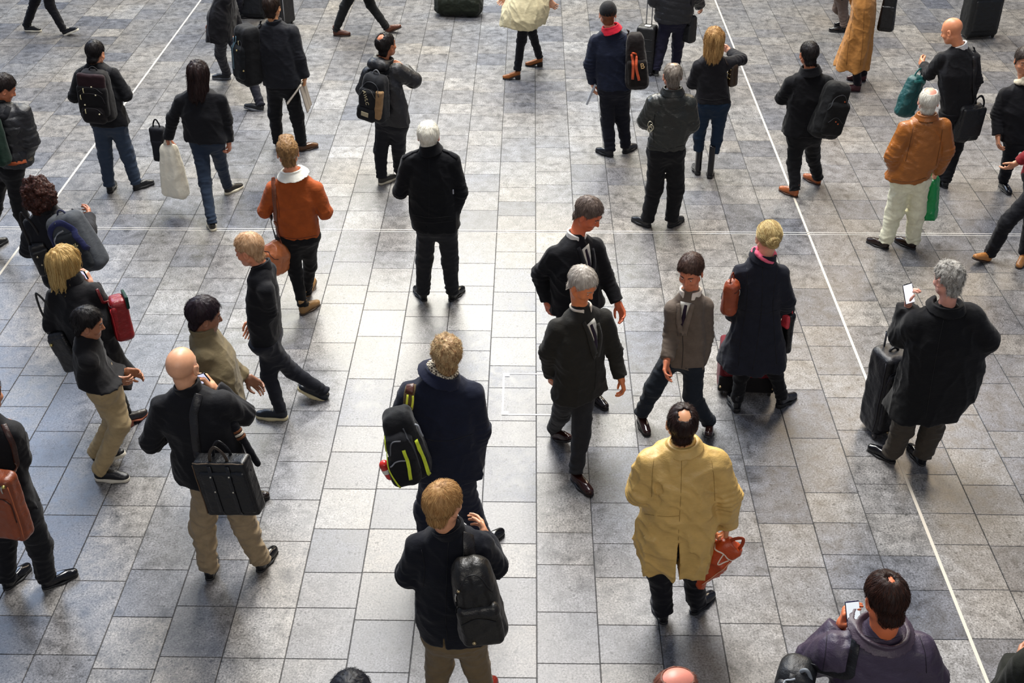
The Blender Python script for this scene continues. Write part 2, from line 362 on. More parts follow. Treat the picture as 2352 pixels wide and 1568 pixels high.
def hair_fn(style, k=1.0, th=.012):
    """distance field of the hair in head coordinates"""
    def f(Q):
        q = Q / k; x, y, z = q[:, 0], q[:, 1], q[:, 2]
        cr = ell(q, (0, -.014, .032), (.0755 + th, .097 + th, .086 + th * 1.1))
        cr = sm(cr, ell(q, (0, .024, -.02), (.060 + th, .050, .080)), .02)
        if style in ('short', 'cropped', 'messy', 'spiky', 'quiff', 'thin_top', 'fringe', 'balding', 'crown_thin'):
            cr = sm(cr, ell(q, (0, -.036, -.070), (.056 + th * .4, .050 + th * .4, .050)), .02)
            d = smx(cr, (hairline(y) - z) * .75, .006)
            if style == 'messy': d = d - .010 * vn(q * V(1, 1, .6), .020) - .006 * vn(q, .009)
            elif style == 'spiky': d = d - .008 * np.clip((z - .05) / .05, 0, 1) * (vn(q * V(1, .6, .3), .012) + .3)
            elif style == 'quiff': d = sm(d, ell(q, (0, .045, .110), (.058, .050, .026)), .03) - .004 * vn(q * V(1, .4, 1), .013)
            else: d = d - .0025 * vn(q * V(1, 1, .4), .012)
            if style == 'crown_thin': d = smx(d, -(ell(q, (0, -.060, .128), (.024, .030, .026)) + .010 * vn(q, .012)), .014)
            if style == 'fringe': d = smx(d, -ell(q, (0, -.022, .125), (.057, .078, .072)), .01)
            if style == 'balding': d = smx(d, -(ell(q, (0, -.078, .112), (.040, .048, .036)) + .010 * vn(q, .014)), .014)
            if style == 'thin_top': d = smx(d, -ell(q, (0, .02, .135), (.052, .085, .035)), .01)
        elif style in ('bob', 'long'):
            L = -.16 if style == 'bob' else -.24
            body = ell(q, (0, -.030, -.02 + L * .28), (.092, .092, .135 - L * .22))
            face = ell(q, (0, .105, -.06), (.055, .075, .120))
            d = sm(cr - .008, body, .03); d = smx(d, -face, .02); d = smx(d, (L - z) * .9 + .03 * vn(q * V(1, 1, 0), .018), .01)
            d = d - .010 * vn(q * V(1, 1, .22), .024) - .004 * vn(q * V(1, 1, .2), .009)
            d = smx(d, -(cap(q, (0, .03, -.05), (0, .09, -.1), .04, .05)), .015)
        elif style == 'curly':
            d = ell(q, (0, -.045, .01), (.125, .115, .150)); d = smx(d, -ell(q, (0, .125, -.03), (.06, .085, .11)), .02)
            d = d - .022 * vn(q, .030) - .010 * vn(q, .014)
        elif style == 'bun':
            d = smx(cr, (hairline(y, -.075) - z) * .75, .006) - .002 * vn(q * V(1, 1, .5), .01)
            b = q - V(0, -.118, .006); rr = np.sqrt(b[:, 0] ** 2 + b[:, 2] ** 2)
            bun = np.sqrt((rr - .024) ** 2 + b[:, 1] ** 2) - .020; bun = sm(bun, ell(q, (0, -.128, .006), (.022, .02, .022)), .01)
            bun = bun - .003 * np.sin(np.arctan2(b[:, 2], b[:, 0]) * 3 + rr * 260)
            d = sm(d, bun, .008)
        return d * k
    return f
def strands(fn, M, hc, verts, k, n, style, steps=7, seg=.009, rad=.0011, crown=(0, -.055, .108)):
    r = np.random.default_rng(n); loc = (verts - hc) @ M / k
    ok = np.nonzero((loc[:, 2] > -.3))[0]; idx = r.choice(ok, n); P = verts[idx]
    wf = lambda X: fn((X - hc) @ M)
    grav = V(0, 0, -1); pts = [P]; cr = hc + M @ (V(*crown) * k); lift = r.random(n) * .004
    amp = {'curly': 1.6, 'messy': .5, 'spiky': .5, 'quiff': .5, 'bob': .12, 'long': .5, 'bun': .1}.get(style, .35)
    jig = r.normal(0, amp, (n, 3))
    for s in range(steps):
        g, d = grad(wf, P)
        if style == 'bun': tgt = hc + M @ (V(0, -.125, .006) * k) - P; D = tgt / (np.linalg.norm(tgt, axis=1)[:, None] + 1e-6) + jig * .5
        elif style == 'quiff': D = (P - cr); D = D / (np.linalg.norm(D, axis=1)[:, None]); top = (loc[idx][:, 2] > .06)[:, None]; D = np.where(top, M[:, 1] * 1.0 + M[:, 0] * .3, D + grav * .6) + jig
        else:
            D = (P - cr); D = D / (np.linalg.norm(D, axis=1)[:, None] + 1e-6); D = D + grav * (.5 if style not in ('bob', 'long') else 1.5) + jig
        if style == 'curly': jig = r.normal(0, amp, (n, 3))
        D = D - g * (D * g).sum(1)[:, None]; D /= np.linalg.norm(D, axis=1)[:, None] + 1e-6
        P = P + D * seg; g, d = grad(wf, P)
        tg = lift * (1 + s * (.25 if style not in ('spiky', 'messy') else .55)); P = P - g * (np.clip(d - tg, -.01, .01))[:, None]; pts.append(P)
    S = np.stack(pts, 1); T = np.gradient(S, axis=1); T /= np.linalg.norm(T, axis=2)[..., None] + 1e-9
    a = np.cross(T, V(.3, .5, .8)); a /= np.linalg.norm(a, axis=2)[..., None] + 1e-9; b = np.cross(T, a); m = steps + 1
    rr = (rad * np.sqrt(np.linspace(1, .05, m)))[None, :, None]
    ring = np.stack([S + (a * math.cos(t) + b * math.sin(t)) * rr for t in (0, 2.09, 4.19)], 2).reshape(-1, 3)
    base = (np.arange(n) * m * 3)[:, None, None] + (np.arange(m - 1) * 3)[None, :, None]; j = np.arange(3)[None, None]; j2 = (j + 1) % 3
    F = np.stack(np.broadcast_arrays(base + j, base + j2, base + 3 + j2, base + 3 + j), -1).reshape(-1, 4)
    return ring, F, np.repeat(r.random(n), m * 3)

def hand_fn(W, ax, pn, side, curl=.5, thumb=.5, k=1.0, splay=.05):
    """W wrist, ax finger direction, pn palm-facing direction, side +1: thumb on ax x pn side"""
    ax = nz(ax); pn = nz(pn - ax * np.dot(pn, ax)); la = np.cross(ax, pn) * side
    segs = []
    offs = [-.030, -.010, .011, .030]; lens = [(.030, .022, .018), (.040, .026, .020), (.043, .028, .021), (.038, .025, .020)]
    for o, (a, b, c), cc in zip(offs, lens, (1.15, 1.05, 1.0, .9)):
        p = W + ax * (.088 - abs(o) * .18) * k + la * o * k; ang = 0; dirv = nz(ax + la * o * splay * 30)
        for L, step, r0, r1 in ((a, .9, .0092, .0085), (b, 1.1, .0085, .0078), (c, .8, .0078, .0066)):
            ang += curl * step * cc; dv = dirv * math.cos(ang) + pn * math.sin(ang); q = p + dv * L * k
            segs.append((p, q, r0 * k, r1 * k)); p = q
    t0 = W + ax * .028 * k + la * .026 * k; t1 = t0 + nz(ax * .7 + la * .75 + pn * .45) * .038 * k
    t2 = t1 + nz(ax * 1.0 + la * (.35 - thumb * .5) + pn * (.3 + thumb * .6)) * .032 * k; t3 = t2 + nz(ax * 1.0 + la * (-.1 - thumb * .5) + pn * (.3 + thumb * .6)) * .026 * k
    th = [(t0, t1, .0145 * k, .0112 * k), (t1, t2, .011 * k, .0095 * k), (t2, t3, .0095 * k, .0075 * k)]
    M = np.stack([la, ax, pn], 1)
    def f(P):
        d = rbox(P, W + ax * .050 * k, (.037 * k, .045 * k, .0135 * k), .013 * k, M)
        d = sm(d, cap(P, W - ax * .03 * k, W + ax * .02 * k, .026 * k, .025 * k), .015)
        d = sm(d, cap(P, W + ax * .02 * k + la * .018 * k + pn * .006, W + ax * .05 * k + la * .022 * k + pn * .005, .016 * k, .013 * k), .012)
        e = None
        for i in range(0, 12, 3):
            x = cap(P, *segs[i])
            for s in segs[i + 1:i + 3]: x = np.minimum(x, cap(P, *s))
            e = x if e is None else np.minimum(e, x)
        for s in th: e = sm(e, cap(P, *s), .002)
        return sm(d, e, .006)
    allp = np.array([s[0] for s in segs + th] + [s[1] for s in segs + th] + [W - ax * .05, W + ax * .1])
    return f, allp.min(0) - .03, allp.max(0) + .03, (W + ax * .085 * k + pn * .028 * k, M)

def shoe(parent, heel, ang, kind, col, col2, lift=0, pitch=0, k=1.0, res=.006, sole='#101012', dz=0):
    M = rotm(ang, 0); tip = pitch
    p = math.radians(tip); cp, sp = math.cos(p), math.sin(p); piv = V(0, .17 * k, 0)
    Rm = np.array([[1, 0, 0], [0, cp, sp], [0, -sp, cp]])     # heel lifted about the ball of the foot
    org = np.asarray(heel, float) + V(0, 0, lift)
    def loc(P): q = (P - org) @ M; return ((q - piv) @ Rm.T + piv) / k
    def planform(q, e=0):
        d = cap(q * V(1, 1, 0), (0, .010, 0), (.0, .11, 0), .031 + e, .038 + e)
        return sm(d, cap(q * V(1, 1, 0), (0, .11, 0), (.002, .195, 0), .040 + e, .033 + e), .03)
    slim = .9 if kind in ('heel', 'boot_tall') else 1
    hh = .05 if kind in ('heel',) else (.022 if kind in ('boot_tall', 'chelsea') else 0)
    def zz(y): return hh * np.clip(1 - (y - .02) / .12, 0, 1)
    def up(P):
        q = loc(P); q = q - np.stack([q[:, 0] * 0, q[:, 0] * 0, zz(q[:, 1])], 1)
        d = ell(q, (0, .022, .050), (.036, .046, .052)); d = sm(d, ell(q, (0, .090, .044), (.037, .085, .044)), .03)
        d = sm(d, ell(q, (.001, .175, .030), (.040 * slim, .062, .031)), .03)
        top = .075 if kind in ('loafer', 'heel', 'oxford') else (.13 if kind == 'ankle' else .082)
        if kind == 'boot_tall':
            d = sm(d, cap(q, (0, .022, .06), (0, .018, .36), .040, .058), .03); top = .37
        elif kind in ('ankle', 'chelsea'):
            d = sm(d, cap(q, (0, .024, .06), (0, .020, .16), .040, .045), .03); top = .15
        else: d = sm(d, cap(q, (0, .024, .05), (0, .018, .11), .036, .040), .02)
        d = smx(d, q[:, 2] - top, .008); d = smx(d, .016 - q[:, 2], .004)
        d = smx(d, planform(q, .003), .01)
        return d * k
    def so(P):
        q = loc(P); h = zz(q[:, 1]); e = .004 if kind == 'sneaker' else .002; t = .030 if kind == 'sneaker' else .018
        d = smx(planform(q, e), q[:, 2] - t - h, .004)
        lower = -q[:, 2] + h * np.where(q[:, 1] > .055, 1, 0)
        return smx(d, lower, .002) * k
    a = org + M @ V(0, .09, .0) * k; hi = a + V(.22, .22, .45 if kind == 'boot_tall' else .25) * k; lo = a - V(.22, .22, .05)
    u = obj('shoe' if kind not in ('boot_tall', 'ankle', 'chelsea') else 'boot', mesh_sdf(up, lo, hi, res), mat('gloss' if kind in ('oxford', 'loafer', 'chelsea', 'boot_tall') else 'leather', col), parent)
    obj('sole', mesh_sdf(so, lo, V(hi[0], hi[1], a[2] + .16), res), mat('plain', sole), u)
    if kind in ('sneaker', 'ankle'):
        g = []
        for i in range(4):
            yy = .085 + i * .02; zc = .092 - i * .011
            g.append(tube([org + M @ (Rm.T @ (V(x, yy, zz_) * k - piv) + piv) for x, zz_ in ((-.022, zc - .010), (0, zc + .004), (.022, zc - .010))], .0028, 4, 6))
        obj('lace', join(*g), mat('plain', col2 or '#d8d4c8'), u)
    w_ = lambda q: org + M @ (Rm.T @ (V(*q) * k - piv) + piv)
    return w_((0, .024, .085 + hh))

PEOPLE = {}
def person(key, label, head, sh, rows, arms, hips, legs, top, low, shoes, skin='#c98f6b', hair=None, yaw=0, res=.009,
           coll=None, q=.64, hood=None, scarf=None, thick=0, puff=0, d0=None, hk=1.07, dep=None, group=None, hem_open=False, leg_r=1.0,
           arm_r=1.0, quilt=0, hands=((None,), (None,)), vent=None, cap_col=None, layer=None, fold=1.0, slope=.103, neckr=.056):
    if ONLY is not None and key not in ONLY: return None
    hL = [G(l[1][0], l[1][1]) for l in legs]
    Y0 = (hL[0][1] + hL[1][1]) / 2 if d0 is None else G(*d0)[1]
    root = V((hL[0][0] + hL[1][0]) / 2, (hL[0][1] + hL[1][1]) / 2, 0)
    e = empty('person', root, label, 'person', group)
    bf = yawv(yaw); br = V(bf[1], -bf[0], 0)
    pt = lambda t, dd=0: A(t[0], t[1], Y0 + (t[2] if len(t) > 2 else dd))
    SH = [pt(sh[0]), pt(sh[1])]
    if len(sh[0]) > 2: zm = (SH[0][2] + SH[1][2]) / 2; SH[0][2] = SH[1][2] = zm
    NB = (SH[0] + SH[1]) / 2 + V(0, 0, slope)
    HP = pt(hips); lat = nz(SH[1] - SH[0]); lat = br * (1 if np.dot(lat, br) > 0 else -1)
    hipj = [HP - lat * .085 * leg_r, HP + lat * .085 * leg_r]
    # feet first, so the ankles are known
    sk, scol, scol2 = shoes[:3]; ssole = shoes[3] if len(shoes) > 3 else '#0e0e10'
    ank = []
    for i, l in enumerate(legs):
        ft = l[1]; lift = ft[3] if len(ft) > 3 else 0; pch = ft[4] if len(ft) > 4 else 0
        Hp = hL[i]; ank.append(shoe(e, Hp, ft[2], sk, scol, scol2, lift, pch, shoes[4] if len(shoes) > 4 else 1.0, min(res, .007), ssole))
    kn = []
    for i, l in enumerate(legs):
        kp = l[0]
        if len(kp) > 2: kn.append(A(kp[0], kp[1], Y0 + kp[2]))
        else:
            Yk = (hipj[i][1] + ank[i][1]) / 2 + .03 * bf[1]; K_ = A(kp[0], kp[1], Yk); K_[2] = ank[i][2] + (hipj[i][2] - .03 - ank[i][2]) * .47; kn.append(K_)
    el, wr = [], []
    def limb(a0, b0, lo, hi):
        v = b0 - a0; L_ = np.linalg.norm(v)
        if L_ > hi: return a0 + v * hi / L_
        if L_ < lo:
            rd = nz(b0 - CAM); c0 = v @ rd; t = -c0 + math.sqrt(max(c0 * c0 + lo * lo - L_ * L_, 0)); return b0 + rd * t
        return b0
    for i, a_ in enumerate(arms):
        E_ = limb(SH[i], pt(a_[0]), .25, .32); el.append(E_)
        wv = a_[1]; wr.append(E_ + V(*wv[1:]) if len(wv) == 4 else limb(E_, pt(wv), .21, .28))
    hy, hp, hr = head[2], head[3] if len(head) > 3 else 0, head[4] if len(head) > 4 else 0
    hd = head[5] if len(head) > 5 else .02
    M = rotm(hy, hp, hr); HCn = A(head[0], head[1], Y0 + hd)
    hf = head_fn(hk)
    nb0 = NB + V(0, 0, -.04); nt0 = HCn + M @ (V(0, -.028, -.06) * hk)
    def headneck(P): return sm(hf((P - HCn) @ M), cap(P, nb0, nt0, neckr + .008, neckr - .006), .03)
    # skin: head and neck, hands, and the trunk and limbs that the clothes cover
    g = Geo(); r = .0042
    v, f = mesh_sdf(headneck, np.minimum(HCn - .17, nb0 - .08), np.maximum(HCn + .17, nb0 + .08), r); g.add(v, f)
    grips = []
    for i in (0, 1):
        h = hands[i]; ax = nz(wr[i] - el[i]); side = -1 if i == 0 else 1; curl = .45; pn = -lat if i == 1 else lat; rh = .0042; th = .5
        if h and h[0] is not None: ax = nz(h[0])
        if h and len(h) > 1 and h[1] is not None: pn = np.asarray(h[1], float)
        if h and len(h) > 2: curl = h[2]
        if h and len(h) > 3: side = h[3]
        if abs(np.dot(nz(pn), ax)) > .9: pn = V(0, 0, -1) if abs(ax[2]) < .8 else bf
        ff, lo, hi, grip = hand_fn(wr[i], ax, pn, side, curl, th, hk); grips.append(grip)
        v, f = mesh_sdf(ff, lo, hi, rh); g.add(v, f)
    if abs(hy) > 55:
        hcol = hair[1] if hair else '#5a4030'
        for sx in (-1, 1):
            ec = HCn + M @ (V(sx * .031, .0755, -.002) * hk)
            eo = obj('eye', mesh_sdf(lambda P: ell(P, ec, V(.0108, .0108, .0085) * hk), ec - .02, ec + .02, .003), mat('gloss', '#e9e4dc'), e)
            ic = ec + M @ (V(0, .0085, -.001) * hk); obj('iris', mesh_sdf(lambda P: ell(P, ic, V(.005, .004, .005) * hk), ic - .012, ic + .012, .002), mat('gloss', '#2a1a12'), eo)
            obj('eyebrow', tube([HCn + M @ (V(sx * a_, b_, c_) * hk) for a_, b_, c_ in ((.014, .0905, .022), (.030, .0875, .028), (.046, .076, .022))], .0036 * hk), mat('plain', hcol), e)
    if hair:
        st, hc1, hc2 = hair[:3]; th = hair[3] if len(hair) > 3 else .012; ns = hair[4] if len(hair) > 4 else 900
        fn = hair_fn(st, hk, th); wf = lambda P: fn((P - HCn) @ M)
        v, f = mesh_sdf(wf, HCn - .31, HCn + .22, .0045)
        hg = Geo().add(v, f, .25 + .25 * vn(v * V(1, 1, .3), .012))
        if ns:
            hg.add(*strands(fn, M, HCn, v, hk, ns, st, steps=16 if st in ('bob', 'long') else (6 if st in ('curly',) else 7), seg=.011 if st in ('bob', 'long') else .0065, rad=.0013 if st in ('bob', 'long', 'curly') else .0009))
        obj('hair', hg, mat('hair', hc1, hc2), e)
    if cap_col:
        def cf(P):
            q = ((P - HCn) @ M) / hk; d = ell(q, (0, -.010, .036), (.089, .110, .098)); d = smx(d, (.012 + q[:, 1] * .15 - q[:, 2]) * .9, .004)
            br_ = smx(ell(q, (0, .115, .030), (.070, .075, .020)), -ell(q, (0, .11, -.005), (.08, .11, .035)), .004)
            return sm(d, br_, .008) * hk
        c = obj('cap', mesh_sdf(cf, HCn - .2, HCn + .25, .005), mat('cloth', cap_col), e)
        obj('button', mesh_sdf(lambda P: ell(P, HCn + M @ V(0, -.01, .136), (.008, .008, .005)), HCn + M @ V(0, -.01, .136) - .02, HCn + M @ V(0, -.01, .136) + .02, .003), mat('cloth', cap_col), c)
        tgp = HCn + M @ V(.028, -.100, .052)
        obj('badge', mesh_sdf(lambda P: rbox(P, tgp, (.011, .006, .010), .003, M), tgp - .03, tgp + .03, .003), mat('plain', '#d8d8d8'), c)
    # ---- jacket or coat
    tk, tc_ = top[:2]; extra = thick
    sc_ = math.sqrt(math.cos(math.radians(yaw)) ** 2 + (q * math.sin(math.radians(yaw))) ** 2)
    keys = [(NB[2] + .016, NB[0], NB[1], .060, .056)]
    shw = np.linalg.norm((SH[1] - SH[0])[:2]) / 2
    cyy = lambda z: np.interp(z, [HP[2], (SH[0][2] + SH[1][2]) / 2], [HP[1], (SH[0][1] + SH[1][1]) / 2])
    shz = (SH[0][2] + SH[1][2]) / 2
    keys.append((shz + .045 + extra * .5, (SH[0][0] + SH[1][0]) / 2, (SH[0][1] + SH[1][1]) / 2, shw * .86 + .01, .088 + extra))
    for n_, (yy, xl, xr) in enumerate(rows):
        last = n_ == len(rows) - 1
        for it in range(3):
            if it == 0: Yc = Y0; z = A((xl + xr) / 2, yy, Y0)[2]
            Yc = cyy(z) if z > HP[2] else HP[1]
            a_, b_ = A(xl, yy, Yc), A(xr, yy, Yc); W = (b_[0] - a_[0]) / 2; wx = W / sc_; wy = wx * q
            if dep: wy = dep[n_] if isinstance(dep, (list, tuple)) else dep
            z = A((xl + xr) / 2, yy, Yc - (wy * .9 if last else 0))[2]
        if last:
            yc2 = yy - (A((xl + xr) / 2, yy, Yc)[2] - z) * 0; a_, b_ = A(xl, yy, Yc - wy * .5), A(xr, yy, Yc - wy * .5); wx = (b_[0] - a_[0]) / 2 / sc_
        keys.append((z, (a_[0] + b_[0]) / 2, Yc, wx, wy))
    keys = np.array(sorted(keys, key=lambda t: -t[0])); zt, zb = keys[0, 0], keys[-1, 0]
    zs = np.linspace(zb - .08, zt + .05, 160); tab = [np.interp(zs, keys[::-1, 0], keys[::-1, c]) for c in range(1, 5)]
    ker = np.hanning(13); ker /= ker.sum(); tab = [np.convolve(np.pad(t, 6, mode='edge'), ker, 'valid') for t in tab]
    ra = [.066 * arm_r + extra, .056 * arm_r + extra, .047 * arm_r + extra * .8]
    def torso(P):
        z = P[:, 2]; cx, cy, wx, wy = [np.interp(z, zs, t) for t in tab]
        dx = (P[:, 0] - cx); dy = (P[:, 1] - cy); lx = (dx * br[0] + dy * br[1]) / wx; ly = (dx * bf[0] + dy * bf[1]) / wy
        k0 = (np.abs(lx) ** 2.5 + np.abs(ly) ** 2.5 + 1e-9) ** (1 / 2.5)
        d = (k0 - 1) * np.minimum(wx, wy) * (1 / np.maximum(.8, 1)); d = np.where(k0 > 1, (k0 - 1) * np.minimum(wx, wy), d)
        return smx(smx(d, zb - z, .012), z - zt - .02, .03), lx, ly, wx
    def jacket0(P):
        d, lx, ly, wx = torso(P)
        for i in (0, 1):
            s = cap(P, SH[i] + V(0, 0, -.014) + nz(el[i] - SH[i]) * .012, el[i], ra[0], ra[1]); w2 = wr[i] + nz(el[i] - wr[i]) * .012
            s2 = cap(P, el[i], w2, ra[1], ra[2]); s2 = smx(s2, (P - w2) @ nz(w2 - el[i]), .006)
            s = sm(s, s2, .025)
            if quilt:
                ax = nz(el[i] - SH[i]); s = s - .007 * np.abs(np.sin((P - SH[i]) @ ax * math.pi / .07)) ** .6
            if fold:
                dd = np.linalg.norm(P - el[i], axis=1); wv = np.exp(-(dd / .11) ** 2); ax = nz(wr[i] - SH[i])
                s = s - .0055 * fold * wv * np.sin(((P - el[i]) @ ax) * 2 * math.pi / .042 + 3 * vn(P, .07))
            d = sm(d, s, .022)
        return d
    def jacket(P):
        d = jacket0(P)
        if quilt: d = d - .008 * np.abs(np.sin((P[:, 2] + .15 * (P[:, 0] - NB[0])) * math.pi / .085)) ** .5
        if fold:
            u = P + .05 * np.stack([vn(P, .16), vn(P + 5, .16), vn(P + 9, .16)], 1)
            r1 = 1 - np.abs(vn(u * V(1, 1, .5) + V(3, 0, 0), .10)) * 1.6; r2 = 1 - np.abs(vn((u + u[:, ::-1] * .6) * V(1, 1, 1.3) + V(9, 2, 0), .13)) * 1.6
            d = d - fold * (.007 * np.clip(r1, -.3, 1) ** 2 * np.sign(r1) + .006 * np.clip(r2, -.2, 1) ** 2) - .0015 * vn(P, .028)
            hemw = np.clip((HP[2] + .05 - P[:, 2]) / .35, 0, 1)
            d = d - (.013 if layer == 'coat' else .003) * min(fold, 1.2) * hemw * np.sin(np.arctan2(P[:, 1] - HP[1], P[:, 0] - HP[0]) * 7 + 2 * vn(P * V(1, 1, .3), .3))
        if vent:
            vx = A(vent[0], vent[1], HP[1])[0]; lx = (P - V(vx, HP[1], 0)) @ lat; back = (P - HP) @ bf < 0; vz = vent[2]
            d = np.where(back & (P[:, 2] < vz), np.maximum(d, .012 * np.clip((vz - P[:, 2]) / .2, .2, 1) - np.abs(lx + (P[:, 2] - zb) * .05)), d)
        return d
    allp = np.array(SH + el + wr + [V(keys[k][1] + s * keys[k][3], keys[k][2] + s2 * max(keys[k][3], keys[k][4]), keys[k][0]) for k in range(len(keys)) for s in (-1, 1) for s2 in (-1, 1)])
    jn = {'jacket': 'jacket', 'coat': 'coat', 'jumper': 'jumper'}.get(layer or 'jacket', layer)
    jo = obj(jn, mesh_sdf(jacket, allp.min(0) - .12, allp.max(0) + .12, res), mat(tk, tc_), e)
    # ---- trousers
    lk, lc = low[:2]; tr = low[2] if len(low) > 2 else 1.0; cut = low[3] if len(low) > 3 and low[3] else None
    def trou(P):
        d = cap(P, hipj[0], hipj[1], .105 * leg_r, .105 * leg_r); d = sm(d, cap(P, HP, HP + (NB - HP) * .28, .11 * leg_r, .105 * leg_r), .05)
        L = []
        for i in (0, 1):
            s = sm(cap(P, hipj[i], kn[i], .094 * leg_r, .070 * tr), cap(P, kn[i], ank[i], .068 * tr, .054 * tr), .03)
            dd = np.linalg.norm(P - kn[i], axis=1); da = np.linalg.norm(P - ank[i], axis=1); ax = nz(ank[i] - kn[i]); t = (P - kn[i]) @ ax
            s = s - (.004 * np.exp(-(dd / .09) ** 2) + .006 * np.exp(-((da - .02) / .08) ** 2)) * np.sin(t * 2 * math.pi / .055 + 5 * vn(P, .09) + (P @ lat) * 30)
            if cut == 'boots': s = smx(s, (P - (ank[i] + (kn[i] - ank[i]) * .55)) @ ax, .005)
            else: s = smx(s, (P - ank[i] - ax * .012) @ ax, .006)
            L.append(s)
        d = sm(sm(d, L[0], .04), L[1], .04); d = sm(d, cap(P, HP + V(0, 0, -.02), HP + V(0, 0, -.085), .085 * leg_r, .07 * leg_r), .04)
        up_ = P[:, 2] > zb + .02
        if up_.any(): d[up_] = np.maximum(d[up_], jacket0(P[up_]) + .007)
        u = P + .03 * np.stack([vn(P, .1), vn(P + 5, .1), vn(P + 9, .1)], 1); cr_ = low[4] if len(low) > 4 else 1.0
        return d - .006 * cr_ * np.clip(1 - np.abs(vn(u * V(1, 1, 1.3), .07)) * 2, -.3, 1) - .003 * cr_ * vn(u * V(.5, .5, 2), .05)
    tp = np.array(hipj + kn + ank + [HP + (NB - HP) * .3])
    to = obj('trousers', mesh_sdf(trou, tp.min(0) - .15, tp.max(0) + .15, res), mat(lk, lc), e)
    # the covered trunk and limbs join the head and hands in one body mesh
    body = [(nb0, HP, .085, .10), (SH[0] + V(0, 0, -.03), SH[1] + V(0, 0, -.03), .040, .040)]
    for i in (0, 1):
        body += [(SH[i] + V(0, 0, -.02), el[i], .040, .034), (el[i], wr[i], .034, .024), (hipj[i], kn[i], .070, .048), (kn[i], ank[i], .046, .032)]
    def bodyf(P):
        d = None
        for b_ in body: d = cap(P, *b_) if d is None else sm(d, cap(P, *b_), .04)
        return np.maximum(d, np.minimum(jacket0(P), trou(P)) + .014)
    bp = np.array([b_[0] for b_ in body] + [b_[1] for b_ in body])
    v, f = mesh_sdf(bodyf, bp.min(0) - .12, bp.max(0) + .12, .016); g.add(v, f)
    obj('body', g, mat('skin', skin), e)
    # ---- collar, hood, scarf
    nax = nz(nt0 - nb0); cb = NB + V(0, 0, -.005)
    def ring(P, r0, r1, h0, h1, th, tilt=.0):
        q = P - cb; t = q @ nax; rr = np.linalg.norm(q - t[:, None] * nax, axis=1); fb = (q @ bf)
        u = np.clip((t - h0) / (h1 - h0), 0, 1); d = np.abs(rr - (r0 + (r1 - r0) * u)) - th
        return smx(smx(d, h0 - t, .004), t - h1 - tilt * fb, .006)
    if coll:
        r0, r1, h, ccol = coll[:4]; ck = coll[4] if len(coll) > 4 else tk; flare = coll[5] if len(coll) > 5 else 0
        def cfn(P):
            d = ring(P, r0, r1, -.03, h, .008, -.15)
            if flare:
                d2 = ring(P, r1 + flare, r1, -.012, h, .0085, -.15); d = sm(d, d2, .008)
            gap = (P - cb) @ bf; x = (P - cb) @ lat
            d = np.maximum(d, .03 - np.abs(x) - np.where(gap < 0, 1, 0))
            return d - .002 * vn(P, .03)
        obj('collar', mesh_sdf(cfn, cb - .22, cb + .22, .005), mat(ck, ccol), jo)
    if hood:
        hr_, hcol = hood
        hb = cb - bf * (.075 + extra) + V(0, 0, .0)
        def hfn(P):
            d = ell(P, hb, (.125 * hr_, .085 * hr_, .075 * hr_), np.stack([br, bf, V(0, 0, 1)], 1)); d = sm(d, ring(P, .085, .09, -.01, .05, .018), .03)
            return d - .008 * vn(P, .045)
        obj('hood', mesh_sdf(hfn, cb - .3, cb + .3, .007), mat(tk, hcol), jo)
    if scarf:
        r0, th, sk_, s1, s2 = scarf
        def sf(P):
            q = P - cb - nax * .032; t = q @ nax; rr = np.linalg.norm(q - t[:, None] * nax, axis=1)
            ang = np.arctan2(q @ bf, q @ br); d = np.sqrt((rr - r0) ** 2 + ((t - .012 * np.sin(ang * 2)) * .8) ** 2) - th
            return d - .006 * np.sin(ang * 3 + t * 90) - .004 * vn(P, .02)
        obj('scarf', mesh_sdf(sf, cb - .2, cb + .2, .005), mat(sk_, s1, s2), e)
    def cover(P): return np.minimum(jacket(P), trou(P))
    PEOPLE[key] = dict(e=e, jacket=jacket, cover=cover, trou=trou, jo=jo, to=to, SH=SH, NB=NB, HP=HP, HC=HCn, M=M, el=el, wr=wr, Y0=Y0, lat=lat, bf=bf, br=br, grips=grips, ank=ank, kn=kn, cb=cb)
    print('%-10s head top z %.2f  sh %.2f w %.2f  arm %s  leg %s  (%.1fs)' % (key, HCn[2] + .12, SH[0][2], shw * 2, ['%.2f/%.2f' % (np.linalg.norm(el[i] - SH[i]), np.linalg.norm(wr[i] - el[i])) for i in (0, 1)],
          ['%.2f/%.2f' % (np.linalg.norm(kn[i] - hipj[i]), np.linalg.norm(ank[i] - kn[i])) for i in (0, 1)], time.time() - T0))
    return PEOPLE[key]

def surf(key, x, y, fn=None, off=0.0):
    """point and normal where a line of sight meets the clothes of that person"""
    pp = PEOPLE[key]; fn = fn or pp['cover']; d = nz(ray(x, y)); t = pp['Y0'] / d[1] - .8
    for _ in range(90):
        s = fn((CAM + d * t)[None])[0]
        if s < .0008: break
        t += max(s * .7, .0005)
        if t > pp['Y0'] / d[1] + .8: t = pp['Y0'] / d[1]; break
    P = CAM + d * t; g, _ = grad(fn, P[None], .006)
    return P + g[0] * off, g[0]
def surf_line(key, pts, off=.004, n=5, fn=None):
    q = spline([V(a, b, 0) for a, b in pts], n); r = [surf(key, a, b, fn, off) for a, b, _ in q]
    return np.array([x[0] for x in r]), np.array([x[1] for x in r])
def seam(key, pts, col='#08080a', r=.0018, part='jo', name='seam'):
    if key not in PEOPLE: return
    p, n = surf_line(key, pts, .0010); obj(name, tube(p, r, 1, 6, smooth=False), mat('plain', col), PEOPLE[key][part])

